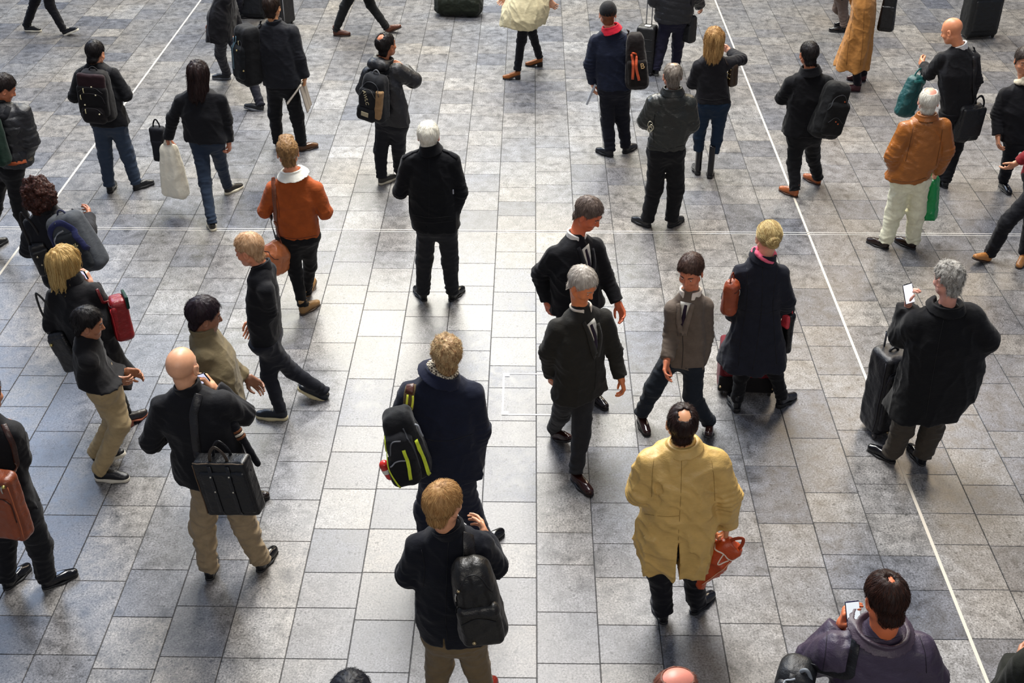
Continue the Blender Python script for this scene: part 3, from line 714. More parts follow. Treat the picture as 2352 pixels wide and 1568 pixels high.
def taper(key, pts, w0, w1, kind, col, name, off=.004, th=.004):
    if key not in PEOPLE: return
    p, n = surf_line(key, pts, off, fn=PEOPLE[key]['jacket']); w = np.linspace(w0, w1, len(p))[:, None, None] / 2
    base = np.array([(-1, -1), (1, -1), (1, 1), (-1, 1)], float)[None]
    prof = np.concatenate([base[:, :, :1] * w, np.broadcast_to(base[:, :, 1:] * th / 2, (len(p), 4, 1))], 2)
    obj(name, sweep(p, prof, n), mat(kind, col), PEOPLE[key]['jo'])
# ---------------------------------------------------------------- bags and other carried things
class Bag:
    def __init__(s, name, label, cat, c, M, size, col, kind='cloth', rad=.05, taper=0., sag=.004, res=.008, group=None, belly=0., part='body', form='box'):
        s.c = np.asarray(c, float); s.M = M; s.w, s.d, s.h = size; s.kind = kind; s.col = col; s.res = res
        s.e = empty(name, s.c - V(0, 0, s.h / 2), label, cat, group)
        hw, hd, hh = s.w / 2, s.d / 2, s.h / 2; rad = min(rad, hw * .98, hd * .98, hh * .98)
        def f(P):
            q = (P - s.c) @ M; t = np.clip(q[:, 2] / hh, -1, 1)
            k = 1 - taper * (t * .5 + .5); kd = 1 - taper * .6 * (t * .5 + .5) + belly * (1 - t * t)
            q2 = np.stack([q[:, 0] / k, q[:, 1] / kd, q[:, 2]], 1)
            if form == 'round': d = ell(q2, (0, 0, 0), (hw, hd, hh)); d = sm(d, rbox(q2, (0, 0, -hh * .1), (hw * .86, hd * .8, hh * .8), rad), .03)
            else: d = rbox(q2, (0, 0, 0), (hw, hd, hh), rad)
            return d * .85 - sag * (1 - 1.8 * np.abs(vn(q * V(1, 1, .6) + s.w * 9, .08))) - sag * .3 * vn(q, .025)
        s.f = f; s.all = f; ex = abs(M @ V(hw, 0, 0)) + abs(M @ V(0, hd * (1 + belly), 0)) + abs(M @ V(0, 0, hh)) + .04
        s.b = obj(part, mesh_sdf(f, s.c - ex, s.c + ex, res), mat(kind, col), s.e)
    def w_(s, x, y, z): return s.c + s.M @ V(x * s.w / 2, y * s.d / 2, z * s.h / 2)
    def on(s, x, z, off=.002, fn=None, side=-1, axis=1):
        """point on the outer face (towards -forward) at normalised x, z"""
        fn = fn or s.all; a = V(x, 0, z); d_ = V(0, 0, 0); d_[axis] = side
        if axis == 0: a = V(0, x, z)
        o = s.w_(*a) + s.M @ (d_ * .45); dr = -(s.M @ d_); t = 0
        for _ in range(70):
            v = fn((o + dr * t)[None])[0]
            if v < .0008 or t > .9: break
            t += v * .7
        if t > .85:                       # beside the silhouette: fall back to the nearest point of the surface
            p = s.w_(*a)
            for _ in range(12): g, v = grad(fn, p[None], .004); p = p - g[0] * v[0] * .8
        else: p = o + dr * t
        g, _ = grad(fn, p[None], .004)
        return p + g[0] * off, g[0]
    def pocket(s, x, z, w, h, t=.03, col=None, kind=None, rad=.02, name='pocket', sag=.003, side=-1):
        p, n = s.on(x, z, 0, side=side); hw, hh = w * s.w / 2, h * s.h / 2; M = s.M; f0 = s.all
        c = p + M @ V(0, -side * .02, 0)
        def f(P):
            q = (P - c) @ M
            return rbox(q, (0, 0, 0), (hw, t + .02, hh), min(rad, hw * .9, hh * .9, t + .018)) * .9 - sag * (1 - 2 * np.abs(vn(q + 3, .06)))
        ex = abs(M @ V(hw, 0, 0)) + abs(M @ V(0, t + .02, 0)) + abs(M @ V(0, 0, hh)) + .03
        o = obj(name, mesh_sdf(f, c - ex, c + ex, s.res * .85), mat(kind or s.kind, col or s.col), s.e)
        s.all = lambda P: np.minimum(f0(P), f(P)); return o
    def zip(s, pts, col='#1a1a1c', r=.0035, name='zip', off=.001, pull=None, kind='plain', side=-1, axis=1):
        q = spline([V(a, b, 0) for a, b in pts], 5); P = [s.on(a, b, off, side=side, axis=axis)[0] for a, b, _ in q]
        z = obj(name, tube(P, r, 1, 6, False), mat(kind, col), s.e)
        if pull:
            p = P[pull[0]]; n = s.on(q[pull[0]][0], q[pull[0]][1], 0)[1]
            obj('zip_pull', ribbon([p + n * .006, p + n * .012 + V(0, 0, -.022), p + n * .008 + V(0, 0, -pull[2] if len(pull) > 2 else -.045)], n, .009, .004), mat('metal' if pull[1] == 'metal' else 'plain', '#c9c4ba' if pull[1] == 'metal' else pull[1]), z)
        return z
    def band(s, pts, w=.025, col='#222222', kind='cloth', name='band', off=.002, th=.004):
        q = spline([V(a, b, 0) for a, b in pts], 5); R_ = [s.on(a, b, off) for a, b, _ in q]
        return obj(name, ribbon([r[0] for r in R_], np.array([r[1] for r in R_]), w, th, 1), mat(kind, col), s.e)
    def stud(s, x, z, r=.008, col='#c9c4ba', kind='metal', name='stud', parent=None):
        p, n = s.on(x, z, .001); o = obj(name, mesh_sdf(lambda P: ell(P, p, (r, r, r)), p - r * 1.6, p + r * 1.6, r / 3), mat(kind, col), parent or s.e); return o
    def handle(s, a, b, rise, r=.006, col=None, kind=None, wdt=None, name='handle', out=0.):
        A_, B_ = s.w_(*a), s.w_(*b); up = s.M[:, 2]; mid = (A_ + B_) / 2 + up * rise - s.M[:, 1] * out
        pts = [A_, A_ * .75 + mid * .25 + up * rise * .35, mid, B_ * .75 + mid * .25 + up * rise * .35, B_]
        g = tube(pts, r) if not wdt else ribbon(pts, s.M[:, 1], wdt, r)
        return obj(name, g, mat(kind or s.kind, col or s.col), s.e)
    def strap(s, path, wdt=.035, th=.005, col=None, kind=None, name='strap', off=.005, parent=None):
        """path items: ('s', key, x, y) on that person's clothes; ('b', x, y, z) on the bag; ('w', x, y, Y) free"""
        P_, N_ = [], []; last = None
        for it in path:
            if it[0] == 's':
                if last is not None and last[0] == 's':
                    for t in (.2, .4, .6, .8):
                        p, n = surf(it[1], last[2] + (it[2] - last[2]) * t, last[3] + (it[3] - last[3]) * t, PEOPLE[it[1]]['jacket'], off); P_.append(p); N_.append(n)
                p, n = surf(it[1], it[2], it[3], PEOPLE[it[1]]['jacket'], off); P_.append(p); N_.append(n)
            elif it[0] == 'b': P_.append(s.w_(*it[1:4])); N_.append(N_[-1] if N_ else -s.M[:, 1])
            elif it[0] == 'v': P_.append(np.asarray(it[1], float)); N_.append(N_[-1] if N_ else -s.M[:, 1])
            last = it
        P_ = np.array(P_); N_ = np.array(N_)
        if len(P_) > 4:
            for _ in range(1):
                P_[1:-1] = P_[1:-1] * .5 + (P_[:-2] + P_[2:]) * .25; N_[1:-1] = N_[1:-1] * .4 + (N_[:-2] + N_[2:]) * .3
        return obj(name, ribbon(P_, N_, wdt, th, 4), mat(kind or s.kind, col or s.col), parent or s.e)
    def buckle(s, p, n, w=.03, col='#222226', parent=None, name='buckle'):
        fr = np.stack([nz(np.cross(n, V(0, 0, 1))), nz(n), V(0, 0, 1)], 1)
        return obj(name, mesh_sdf(lambda P: rbox(P, p, (w / 2, .006, w * .35), .004, fr), p - w, p + w, .004), mat('plain', col), parent or s.e)

def at(key, x, y, d): return A(x, y, PEOPLE[key]['Y0'] + d)
def phone(key, c, M, label, col='#0a0a0c', scr='#cfd2ee', case=None):
    if key not in PEOPLE: return
    e = empty('phone', c, label, 'phone')
    obj('case', mesh_sdf(lambda P: rbox(P, c, (.037, .006, .075), .006, M), c - .1, c + .1, .004), mat('gloss', case or col), e)
    o = c - M[:, 1] * .0068; a, b = M[:, 0] * .033, M[:, 2] * .069
    v = np.array([o - a - b, o + a - b, o + a + b, o - a + b]); v2 = v + M[:, 1] * .002
    obj('screen', (np.vstack([v, v2]), [(0, 1, 2, 3), (4, 7, 6, 5), (0, 4, 5, 1), (1, 5, 6, 2), (2, 6, 7, 3), (3, 7, 4, 0)]), mat('screen', scr), e, False)
def has(*k): return all(x in PEOPLE for x in k)
def letters(txt, c, M, size, col, parent, name='lettering', kind='plain', shear=0, depth=.0015):
    cu = bpy.data.curves.new(name, 'FONT'); cu.body = txt; cu.size = size; cu.extrude = depth; cu.align_x = 'CENTER'; cu.align_y = 'CENTER'; cu.shear = shear
    t = bpy.data.objects.new(name, cu); C.objects.link(t); bpy.context.view_layer.update()
    me = bpy.data.meshes.new_from_object(t.evaluated_get(bpy.context.evaluated_depsgraph_get())); C.objects.unlink(t); bpy.data.objects.remove(t)
    me.materials.clear(); me.materials.append(mat(kind, col)); o = bpy.data.objects.new(name, me); C.objects.link(o); o.parent = parent
    import mathutils
    # text lies in its local xy plane: x right, y up, facing +z
    R3 = mathutils.Matrix([[M[i][0], M[i][2], -M[i][1], 0] for i in range(3)] + [[0, 0, 0, 1]])
    po = parent['_o']; o.matrix_basis = mathutils.Matrix.Translation([c[i] - po[i] for i in range(3)]) @ R3
    return o
def tint_wheels(b, xs, y, z, r=.022, col='#1b1b1d', hub='#8a8073'):
    for x in xs:
        p = b.w_(x, y, z); ax = b.M[:, 0]
        o = obj('wheel', mesh_sdf(lambda P: smx(np.linalg.norm((P - p) - ((P - p) @ ax)[:, None] * ax, axis=1) - r, np.abs((P - p) @ ax) - .011, .003), p - r * 1.6, p + r * 1.6, .004), mat('plain', col), b.e)
        obj('hub', mesh_sdf(lambda P: ell(P, p, (.014, .014, .014)), p - .03, p + .03, .004), mat('plain', hub), o)
# ---------------------------------------------------------------- the people. Every pair of points is (screen-left, screen-right)
def W4(dx, dy, dz): return (0, dx, dy, dz)
FW = W4(.06, .24, .02); FWR = W4(-.06, .24, .02)
person('stripe_back', 'person in black sweater and blue jeans wearing a maroon-black backpack, short dark hair, head bowed',
       (219, 122, 12, 22), ((186, 168), (258, 165)), [(205, 186, 272), (250, 197, 283), (292, 203, 294)],
       [((171, 222), W4(.07, .22, -.02)), ((289, 218), W4(-.07, .22, -.02))], (250, 280),
       [((243, 362), (253, 443, -5)), ((293, 355), (311, 436, 45))], ('cloth', '#0b0c12'), ('denim', '#26303f', 1.08), ('sneaker', '#0b0b0e', '#15151a'),
       hair=('cropped', '#0d0b0c', '#241d1c', .007), yaw=6, coll=(.066, .070, .03, '#0b0c12'), skin='#c98a68')
person('peacoat', 'white-haired person in a black coat with epaulettes, feet apart, near the picture centre',
       (984, 312, 0, 2), ((940, 368), (1039, 366)), [(410, 938, 1046), (455, 942, 1044), (495, 944, 1050), (537, 948, 1056)],
       [((918, 440), W4(.10, .20, .03)), ((1058, 440), (1040, 497, .03))], (1003, 515),
       [((975, 602), (975, 690, -28)), ((1034, 602), (1036, 690, 28))], ('wool', '#0c0d11'), ('cloth', '#1a1b20', 1.1), ('oxford', '#0a0a0c', None),
       hair=('short', '#cfc9b8', '#fffdf2', .012), coll=(.070, .075, .055, '#0b0c10', 'wool', .03), vent=(985, 520, .86), layer='coat', skin='#d08a70', arm_r=1.08)
person('tan_jacket', 'person in rust-orange jacket with cream fleece collar, slim black trousers and tan shoes',
       (661, 350, -12, 6), ((627, 428), (725, 428)), [(460, 627, 727), (505, 634, 726), (551, 640, 731)],
       [((608, 484), W4(.10, .20, .04)), ((747, 488), W4(-.10, .20, .04))], (686, 540),
       [((680, 636), (694, 722, 34)), ((712, 610), (704, 678, 12, .02, 25))], ('cloth', '#99481a'), ('cloth', '#07070b', .85), ('ankle', '#8d6a3e', '#6d4f2c', '#4b3a28'),
       hair=('quiff', '#5d4128', '#c49a62', .010), coll=(.072, .088, .045, '#e9e2cf', 'wool', .05), skin='#cf8a66', fold=.9, slope=.128)
person('scarf_man', 'fair-haired person in a navy coat with a checked scarf under the raised collar',
       (1026, 812, -3, -4), ((944, 897), (1082, 897)), [(960, 932, 1098), (1020, 940, 1106), (1065, 945, 1108), (1112, 950, 1108)],
       [((912, 985), W4(.08, .20, .0)), ((1104, 1000), (1082, 1072, .04))], (1028, 1098),
       [((978, 1190), (985, 1265, -10)), ((1080, 1180), (1108, 1262, 38))], ('wool', '#1a1f31'), ('cloth', '#1d2134', 1.12), ('oxford', '#0a0a0d', None),
       hair=('messy', '#7c5230', '#e6cf9c', .012, 1500), coll=(.080, .108, .034, '#1c2136', 'wool', .038), scarf=(.080, .024, 'check', '#cfc5ae', '#4a4038'), layer='coat', slope=.135, arm_r=1.1, thick=.008)
person('trench', 'person in a sand-coloured raincoat with a bald patch in dark hair, seen from behind',
       (1567, 972, 0, 0), ((1497, 1052), (1637, 1054)), [(1100, 1480, 1642), (1160, 1482, 1640), (1230, 1462, 1640), (1324, 1478, 1628)],
       [((1468, 1130), W4(.06, .20, .03)), ((1668, 1135), (1668, 1212, .03))], (1555, 1235),
       [((1513, 1352), (1524, 1430, -12)), ((1590, 1345), (1592, 1408, 42))], ('shell', '#caa660'), ('cloth', '#0b0b14', 1.1), ('oxford', '#0c0d12', None),
       hair=('balding', '#150d0b', '#3b2118', .009), fold=2.3, coll=(.074, .085, .035, '#caa660', 'shell', .03), vent=(1550, 1300, .83), layer='coat', skin='#d79a70', thick=.012, arm_r=1.12,
       hands=((None,), (V(.05, .1, -1), V(-1, 0, 0), 1.1)))
# ---- left side
person('puffer_edge', 'person in a black quilted puffer jacket at the picture edge, dark hair, looking down',
       (8, 202, 60, 30), ((-42, 258), (46, 256)), [(280, -45, 56), (325, -42, 56), (382, -30, 72)],
       [((-60, 320), W4(.1, .2, .05)), ((66, 322), (52, 362, .10))], (15, 384),
       [((-10, 480), (-25, 575, 30)), ((48, 490), (84, 592, 30))], ('shell', '#14161c'), ('cloth', '#08080c', .95), ('sneaker', '#0b0b0d', '#15151a'),
       hair=('short', '#120d0c', '#2b1e1b', .012), yaw=30, coll=(.072, .078, .05, '#0e1014'), quilt=1, skin='#b8704c', thick=.02, arm_r=1.1)
person('curly', 'person with dark brown curly hair and a slate backpack beside the left edge',
       (96, 446, 12, 8), ((72, 512), (160, 500)), [(545, 66, 178), (590, 78, 190), (640, 92, 200)],
       [((64, 575), W4(.02, .22, -.02)), ((204, 530), W4(-.06, .22, .02))], (148, 635),
       [((178, 725), (172, 815, -10)), ((215, 725), (222, 812, 15))], ('cloth', '#15151b'), ('cloth', '#0c0d14'), ('sneaker', '#101014', '#222222'),
       hair=('curly', '#1c0e0b', '#5f3427', .012, 2600), yaw=10, skin='#a86a4c', coll=(.07, .075, .04, '#0e0e12'))
person('phone_woman', 'blonde person in a long black coat holding a phone to the right ear',
       (150, 604, 42, 6), ((132, 676), (212, 668)), [(715, 112, 246), (765, 128, 262), (825, 156, 288), (885, 186, 316)],
       [((122, 745), W4(.06, .18, .06)), ((240, 722, .04), (208, 652, .13))], (215, 795),
       [((240, 905), (258, 985, 38)), ((266, 905), (290, 982, 30))], ('cloth', '#0c0b10'), ('cloth', '#16130f', .8), ('heel', '#17100e', None, '#8a4a30'),
       hair=('bob', '#96703a', '#ecd08e', .014, 1700), yaw=32, layer='coat', thick=.012, coll=(.075, .085, .05, '#0c0b10'), skin='#d49a80', hk=1.03,
       hands=((None,), (V(-.25, .05, 1), V(-1, .1, 0), .9, -1)))
person('khaki_walker', 'person striding right in black top, khaki trousers and black white-soled trainer',
       (203, 742, 78, 14), ((196, 800, -.12), (206, 796, .14)), [(838, 176, 244), (862, 180, 262), (892, 196, 280)],
       [((200, 860, -.2), W4(.16, .02, -.05)), ((232, 850, .2), W4(.18, 0, -.02))], (240, 878),
       [((262, 965, .12), (222, 1060, 88, .05, 18)), ((275, 975, -.05), (226, 1100, 92))], ('cloth', '#0e0d11'), ('cloth', '#a08c68', 1.05), ('sneaker', '#15161a', '#0d0d10', '#cfc8b8', 1.05),
       hair=('short', '#0c0a0b', '#1d1716', .014), yaw=82, skin='#a06a4c', hk=1.0, d0=(226, 1085))
person('dark_walker', 'grey-haired person in a long dark top striding left in navy canvas trainers',
       (572, 572, -80, 16), ((608, 640, -.15), (600, 634, .15)), [(675, 572, 634), (730, 574, 640), (790, 582, 640)],
       [((618, 715, -.22), W4(-.1, .02, -.2)), ((600, 712, .2), W4(-.08, .02, -.2))], (610, 770),
       [((668, 850, .10), (748, 915, -82, .05, 25)), ((617, 862, -.05), (655, 962, -84))], ('cloth', '#0c0d14'), ('cloth', '#1b1d26', .85), ('sneaker', '#1c222b', '#e0dac4', '#cfc39c', 1.05),
       hair=('short', '#a0764f', '#e9c9a4', .010), yaw=-82, skin='#cc8462', arm_r=.95, coll=(.068, .074, .03, '#0c0d14'))
person('khaki_coat', 'dark-haired person in a khaki coat, walking just beyond the bald one',
       (470, 724, 70, 14), ((462, 792, -.14), (482, 788, .14)), [(825, 438, 540), (865, 440, 550), (950, 440, 560)],
       [((455, 868, -.22), W4(.1, 0, -.18)), ((530, 850, .2), W4(.12, 0, -.1))], (492, 930),
       [((520, 1040), (548, 1150, 80)), ((520, 1040), (500, 1130, 80, .04, 20))], ('cloth', '#6b5f45'), ('cloth', '#26222a', .95), ('oxford', '#1c1410', None),
       hair=('short', '#120b12', '#2e1c24', .016), yaw=76, skin='#8d6048', layer='coat', thick=.01, coll=(.07, .08, .04, '#6b5f45'))
person('bald_phone', 'bald person in a black jacket and crinkled khaki trousers, right hand raised to the ear',
       (419, 842, 12, 2), ((376, 926), (505, 920)), [(965, 372, 530), (1020, 396, 560), (1075, 402, 572), (1124, 406, 580)],
       [((346, 1020), W4(.16, .20, .02)), ((560, 950, .02), (492, 892, .14))], (505, 1110),
       [((466, 1215), (482, 1330, -4)), ((560, 1190), (597, 1312, 18))], ('cloth', '#101015'), ('cloth', '#8c7a5f', 1.15, None, 2.0), ('oxford', '#0b0b0e', None),
       yaw=6, coll=(.072, .078, .05, '#0a0a0e'), skin='#dda27c', arm_r=1.05, thick=.008, layer='jacket', hk=1.12,
       hands=((None,), (V(-.55, .15, .8), V(-1, -.1, -.5), 1.0, -1)))
person('brown_bag_edge', 'person in a black coat at the left edge in polished black shoes, toes turned out',
       (-34, 905, 20, 10), ((-66, 985), (18, 990)), [(1040, -70, 40), (1100, -60, 66), (1178, -40, 84)],
       [((-80, 1080), W4(.1, .2, 0)), ((42, 1052), W4(-.08, .2, .02))], (32, 1165),
       [((12, 1255), (16, 1352, 22)), ((88, 1240), (104, 1350, 52))], ('cloth', '#0b0b10'), ('cloth', '#0a0b12', 1.1), ('oxford', '#0c0d12', None),
       hair=('short', '#1a1210', '#33241d', .012), yaw=20, layer='coat', arm_r=1.15, thick=.01, skin='#b97f60')
# ---- upper left
person('bag_walker', 'person with long brown hair in a black top and jeans, holding a white carrier',
       (456, 172, 10, 12), ((417, 226), (505, 224)), [(262, 416, 512), (298, 424, 516), (330, 424, 524)],
       [((396, 272), (386, 318, .03)), ((521, 274), (525, 325, .02))], (475, 318),
       [((472, 425), (490, 530, -22)), ((508, 378), (521, 446, 36, .0, 0))], ('cloth', '#0e0f15'), ('denim', '#1d2735', .88), ('sneaker', '#26241f', '#d9d3bd', '#d5cdb4'),
       hair=('long', '#160e10', '#3a2723', .014, 1200), yaw=6, skin='#b8775a', hands=((V(0, 0, -1), V(1, 0, 0), 1.2), (V(0, .1, -1), V(-1, 0, 0), .8)))
person('stride_top', 'person in a long dark coat striding left beyond the top edge, in grey trainers',
       (500, -60, -85, 8), ((520, -12, -.16), (518, -15, .16)), [(25, 482, 540), (60, 480, 538), (95, 478, 534)],
       [((500, 20, -.2), W4(-.1, 0, -.2)), ((535, 22, .2), W4(.05, 0, -.22))], (515, 62),
       [((505, 118), (527, 182, -88)), ((568, 148), (602, 254, -86, .02, 12))], ('cloth', '#17161b'), ('cloth', '#1d1e2a', .95), ('sneaker', '#15171c', '#202024', '#5b5e64'),
       hair=('short', '#151010', '#2b2422', .012), yaw=-82, layer='coat', skin='#b98062')
person('suitcase_top', 'person cropped by the top edge in slate trousers and a black shoe pointing right',
       (512, -190, 60, 0), ((490, -140), (548, -140)), [(-90, 480, 552), (-50, 480, 550), (-35, 480, 548)],
       [((482, -90), W4(.05, .1, -.2)), ((560, -90), W4(.02, .05, -.22))], (518, -40),
       [((520, 5), (512, 60, 80)), ((548, 5), (545, 42, 80))], ('cloth', '#14151b'), ('cloth', '#23242f', .95), ('sneaker', '#121318', '#1a1a20'),
       hair=('short', '#151010', '#2b2422', .012), yaw=70, skin='#b98062')
person('newspaper', 'big person in dark navy jacket and brown shoes holding a newspaper',
       (625, 16, 18, 6), ((597, 72), (668, 70)), [(105, 589, 676), (150, 598, 684), (203, 605, 690)],
       [((578, 128), W4(.10, .2, 0)), ((686, 132), (700, 176, .02))], (648, 192),
       [((632, 268), (640, 342, -6)), ((682, 268), (690, 347, 56))], ('cloth', '#171921'), ('cloth', '#0a0b12', 1.1), ('loafer', '#53351d', None, '#2c1d12'),
       hair=('fringe', '#170f0c', '#3d2a1c', .010), yaw=10, coll=(.072, .082, .03, '#171921'), skin='#cf9468', arm_r=1.08, thick=.012,
       hands=((None,), (V(-.1, .05, -1), V(-1, 0, 0), 1.0)))
person('sneaker_top', 'person walking right beyond the top left edge in black trainers with white soles',
       (112, -172, 90, 6), ((108, -124, -.16), (108, -127, .16)), [(-95, 84, 138), (-70, 86, 138), (-40, 84, 136)],
       [((102, -92, -.2), W4(.1, 0, -.2)), ((110, -92, .2), W4(-.02, 0, -.24))], (106, -62),
       [((108, -20), (148, 80, 90, .05, 22)), ((76, -15), (60, 72, 92))], ('cloth', '#12131a'), ('cloth', '#101119', .95), ('sneaker', '#14141a', '#dcd9cf', '#e2dccb'),
       hair=('short', '#151010', '#2b2422', .012), yaw=88, skin='#b98062', d0=(95, 74))
person('desert_boots', 'person walking right beyond the top edge in dark trousers and brown suede boots',
       (830, -166, 88, 6), ((826, -118, -.16), (826, -121, .16)), [(-85, 798, 856), (-60, 798, 856), (-12, 794, 860)],
       [((818, -84, -.2), W4(.1, 0, -.2)), ((826, -84, .2), W4(-.05, 0, -.22))], (826, -52),
       [((790, 0), (769, 82, 88)), ((850, 0), (888, 74, 88, .05, 22))], ('cloth', '#3c3a2e'), ('cloth', '#191b1c', .95), ('ankle', '#5a2f1c', '#3a2013', '#2a1810'),
       hair=('short', '#2a1b12', '#5b3d28', .012), yaw=88, skin='#c98a68', layer='coat', d0=(830, 78))
person('heels_top', 'person in a loose beige coat walking left beyond the top edge in tan block heels',
       (1212, -108, -85, 4), ((1222, -62, -.15), (1218, -65, .15)), [(-32, 1180, 1256), (-5, 1164, 1264), (22, 1154, 1262), (58, 1150, 1254)],
       [((1240, -20, -.2), W4(.12, 0, -.12)), ((1192, -25, .2), W4(-.14, 0, -.1))], (1212, 5),
       [((1198, 85), (1192, 182, -88)), ((1222, 62), (1243, 152, -86))], ('cloth', '#c8bd98'), ('cloth', '#14151c', .85), ('heel', '#9a5a26', None, '#1a1210', .95),
       hair=('bob', '#3d2a1c', '#7c5c3c', .012, 500), yaw=-84, skin='#d09a7c', layer='coat', thick=.02, fold=1.3)
person('puffer_back', 'person in a black hooded puffer with a grey-black backpack, balding, right elbow raised',
       (887, 103, 42, -4), ((852, 165), (908, 160)), [(198, 846, 922), (240, 854, 934), (290, 862, 940)],
       [((836, 205), W4(.06, .2, .05)), ((950, 184, .02), (928, 158, .16))], (900, 282),
       [((874, 342), (874, 424, 42)), ((915, 340), (915, 408, 30))], ('shell', '#101116'), ('cloth', '#191a20', 1.05), ('sneaker', '#3a3833', '#d8d0bd', '#d8cfb4'),
       hair=('balding', '#0d0a0a', '#241a16', .009), yaw=26, hood=(1.0, '#0f1015'), skin='#b06b45', arm_r=1.12, thick=.015, quilt=0, coll=(.075, .08, .05, '#0f1015'))
# ---- centre foreground
person('rucksack_youth', 'fair-haired youth in dark blazer, khaki trousers and chestnut shoes, face turned right',
       (1019, 1156, 38, 6), ((966, 1246), (1100, 1246)), [(1300, 955, 1115), (1360, 956, 1118), (1420, 958, 1124), (1486, 970, 1128)],
       [((938, 1320), W4(.12, .20, .05)), ((1136, 1300), W4(-.06, .22, .03))], (1044, 1455),
       [((1010, 1545), (1000, 1628, -12)), ((1094, 1540), (1112, 1626, 14))], ('wool', '#11131c'), ('cloth', '#6d5c42', 1.12), ('oxford', '#6e1f14', None, '#2a0f0a'),
       hair=('short', '#8a5f34', '#dcb377', .014, 1800), yaw=4, coll=(.076, .085, .03, '#0e1018', 'wool'), vent=(1028, 1470, .80), skin='#d79a74', arm_r=1.05, thick=.006)
person('navy_phone', 'heavy person in purple-navy jacket at the bottom edge, holding a lit phone in both hands',
       (2034, 1374, -14, 20), ((1925, 1490), (2104, 1488)), [(1545, 1912, 2128), (1620, 1905, 2132), (1780, 1900, 2125)],
       [((1872, 1512, .02), (1932, 1437, .20)), ((2135, 1555, .02), (2000, 1442, .25))], (2010, 1700),
       [((1970, 1800), (1965, 1900, -12)), ((2050, 1800), (2045, 1900, 14))], ('shell', '#3b3042'), ('cloth', '#14131c', 1.1), ('oxford', '#0b0b0e', None),
       hair=('crown_thin', '#160c09', '#4a2a1c', .011, 1800), slope=.145, yaw=-6, coll=(.086, .122, .012, '#3f323e', 'shell', .035), skin='#d9764a', arm_r=1.2, thick=.018, hk=1.1, neckr=.066,
       hands=((V(.10, .1, 1), V(.9, -.2, .1), .5, -1), (V(-.7, .1, .5), V(-.3, -.6, .3), .8, 1)))
person('pink_bald', 'bald person with pink scalp entering at the bottom edge of the picture',
       (1552, 1592, 60, 14, 0), ((1500, 1668), (1615, 1672)), [(1725, 1490, 1625), (1780, 1490, 1625), (1860, 1490, 1625)],
       [((1480, 1760), W4(.1, .2, 0)), ((1640, 1760), W4(-.05, .2, 0))], (1575, 1860),
       [((1545, 2000), (1545, 2110, 50)), ((1620, 2000), (1620, 2110, 60))], ('cloth', '#1c1a1c'), ('cloth', '#151518'), ('oxford', '#0b0b0e', None),
       hair=('fringe', '#5a3328', '#8a5a48', .006, 300), yaw=50, skin='#d98a78')
person('hidden_dark', 'dark-haired person whose crown just shows at the bottom edge of the picture',
       (806, 1604, 0, 0), ((740, 1690), (860, 1690)), [(1740, 735, 865), (1800, 740, 860), (1870, 740, 860)],
       [((722, 1780), W4(.1, .2, 0)), ((880, 1780), W4(-.1, .2, 0))], (800, 1860),
       [((775, 2050), (780, 2120, -10)), ((830, 2050), (835, 2120, 10))], ('cloth', '#14151b'), ('cloth', '#101014'), ('oxford', '#0b0b0e', None),
       hair=('short', '#0b0c12', '#1c1d28', .018, 500), yaw=0, skin='#b97f60')
person('corner_coat', 'person in a dark olive coat whose shoulder cuts the bottom right corner',
       (2440, 1440, -20, 10), ((2378, 1525), (2500, 1525)), [(1590, 2352, 2520), (1660, 2345, 2520), (1800, 2330, 2520)],
       [((2322, 1590), W4(.1, .2, 0)), ((2540, 1600), W4(-.05, .2, 0))], (2425, 1720),
       [((2400, 1820), (2390, 1950, -12)), ((2460, 1820), (2460, 1950, 14))], ('cloth', '#17190f'), ('cloth', '#101014'), ('oxford', '#0b0b0e', None),
       hair=('short', '#1d1410', '#33261d', .012), yaw=-10, skin='#b97f60', layer='coat', thick=.02, arm_r=1.2)
# ---- centre walkers
person('walker_far', 'person in black suit with white shirt collar, head bowed, behind the silver-haired walker',
       (1352, 490, 120, 30), ((1277, 566, -.06), (1366, 572, .1)), [(612, 1266, 1372), (660, 1268, 1374), (725, 1268, 1388)],
       [((1240, 628, -.10), W4(.06, -.02, -.24)), ((1395, 650, .12), W4(.10, -.10, -.18))], (1325, 705),
       [((1310, 800), (1290, 888, 145, .0, 0)), ((1360, 800), (1356, 912, 145))], ('cloth', '#0a0a10'), ('cloth', '#17171d'), ('oxford', '#130c0a', None),
       hair=('short', '#3b2f2a', '#8d7c70', .011), yaw=138, coll=(.066, .072, .035, '#d9d6cf', 'cloth'), skin='#cc6a44', arm_r=1.08)
person('walker_near', 'silver-haired person in a charcoal suit striding towards the camera in brown brogues',
       (1338, 652, 132, 28), ((1284, 728, -.04), (1384, 742, .1)), [(780, 1276, 1384), (835, 1280, 1384), (925, 1268, 1390)],
       [((1258, 808, -.10), W4(.03, .06, -.25)), ((1412, 812, .1), (1426, 868, .02))], (1322, 880),
       [((1288, 960), (1272, 1000, 146, .06, 28)), ((1336, 985), (1318, 1100, 148))], ('cloth', '#26241f'), ('cloth', '#2a2a2c', .98), ('oxford', '#2a120e', None, '#0d0808', 1.06),
       hair=('short', '#8f867c', '#e0d8cc', .010), yaw=140, coll=(.066, .074, .03, '#cfc6b8', 'cloth'), skin='#d9804e', arm_r=1.05, hands=((None,), (V(.3, -.1, -1), V(-1, 0, 0), .6)))
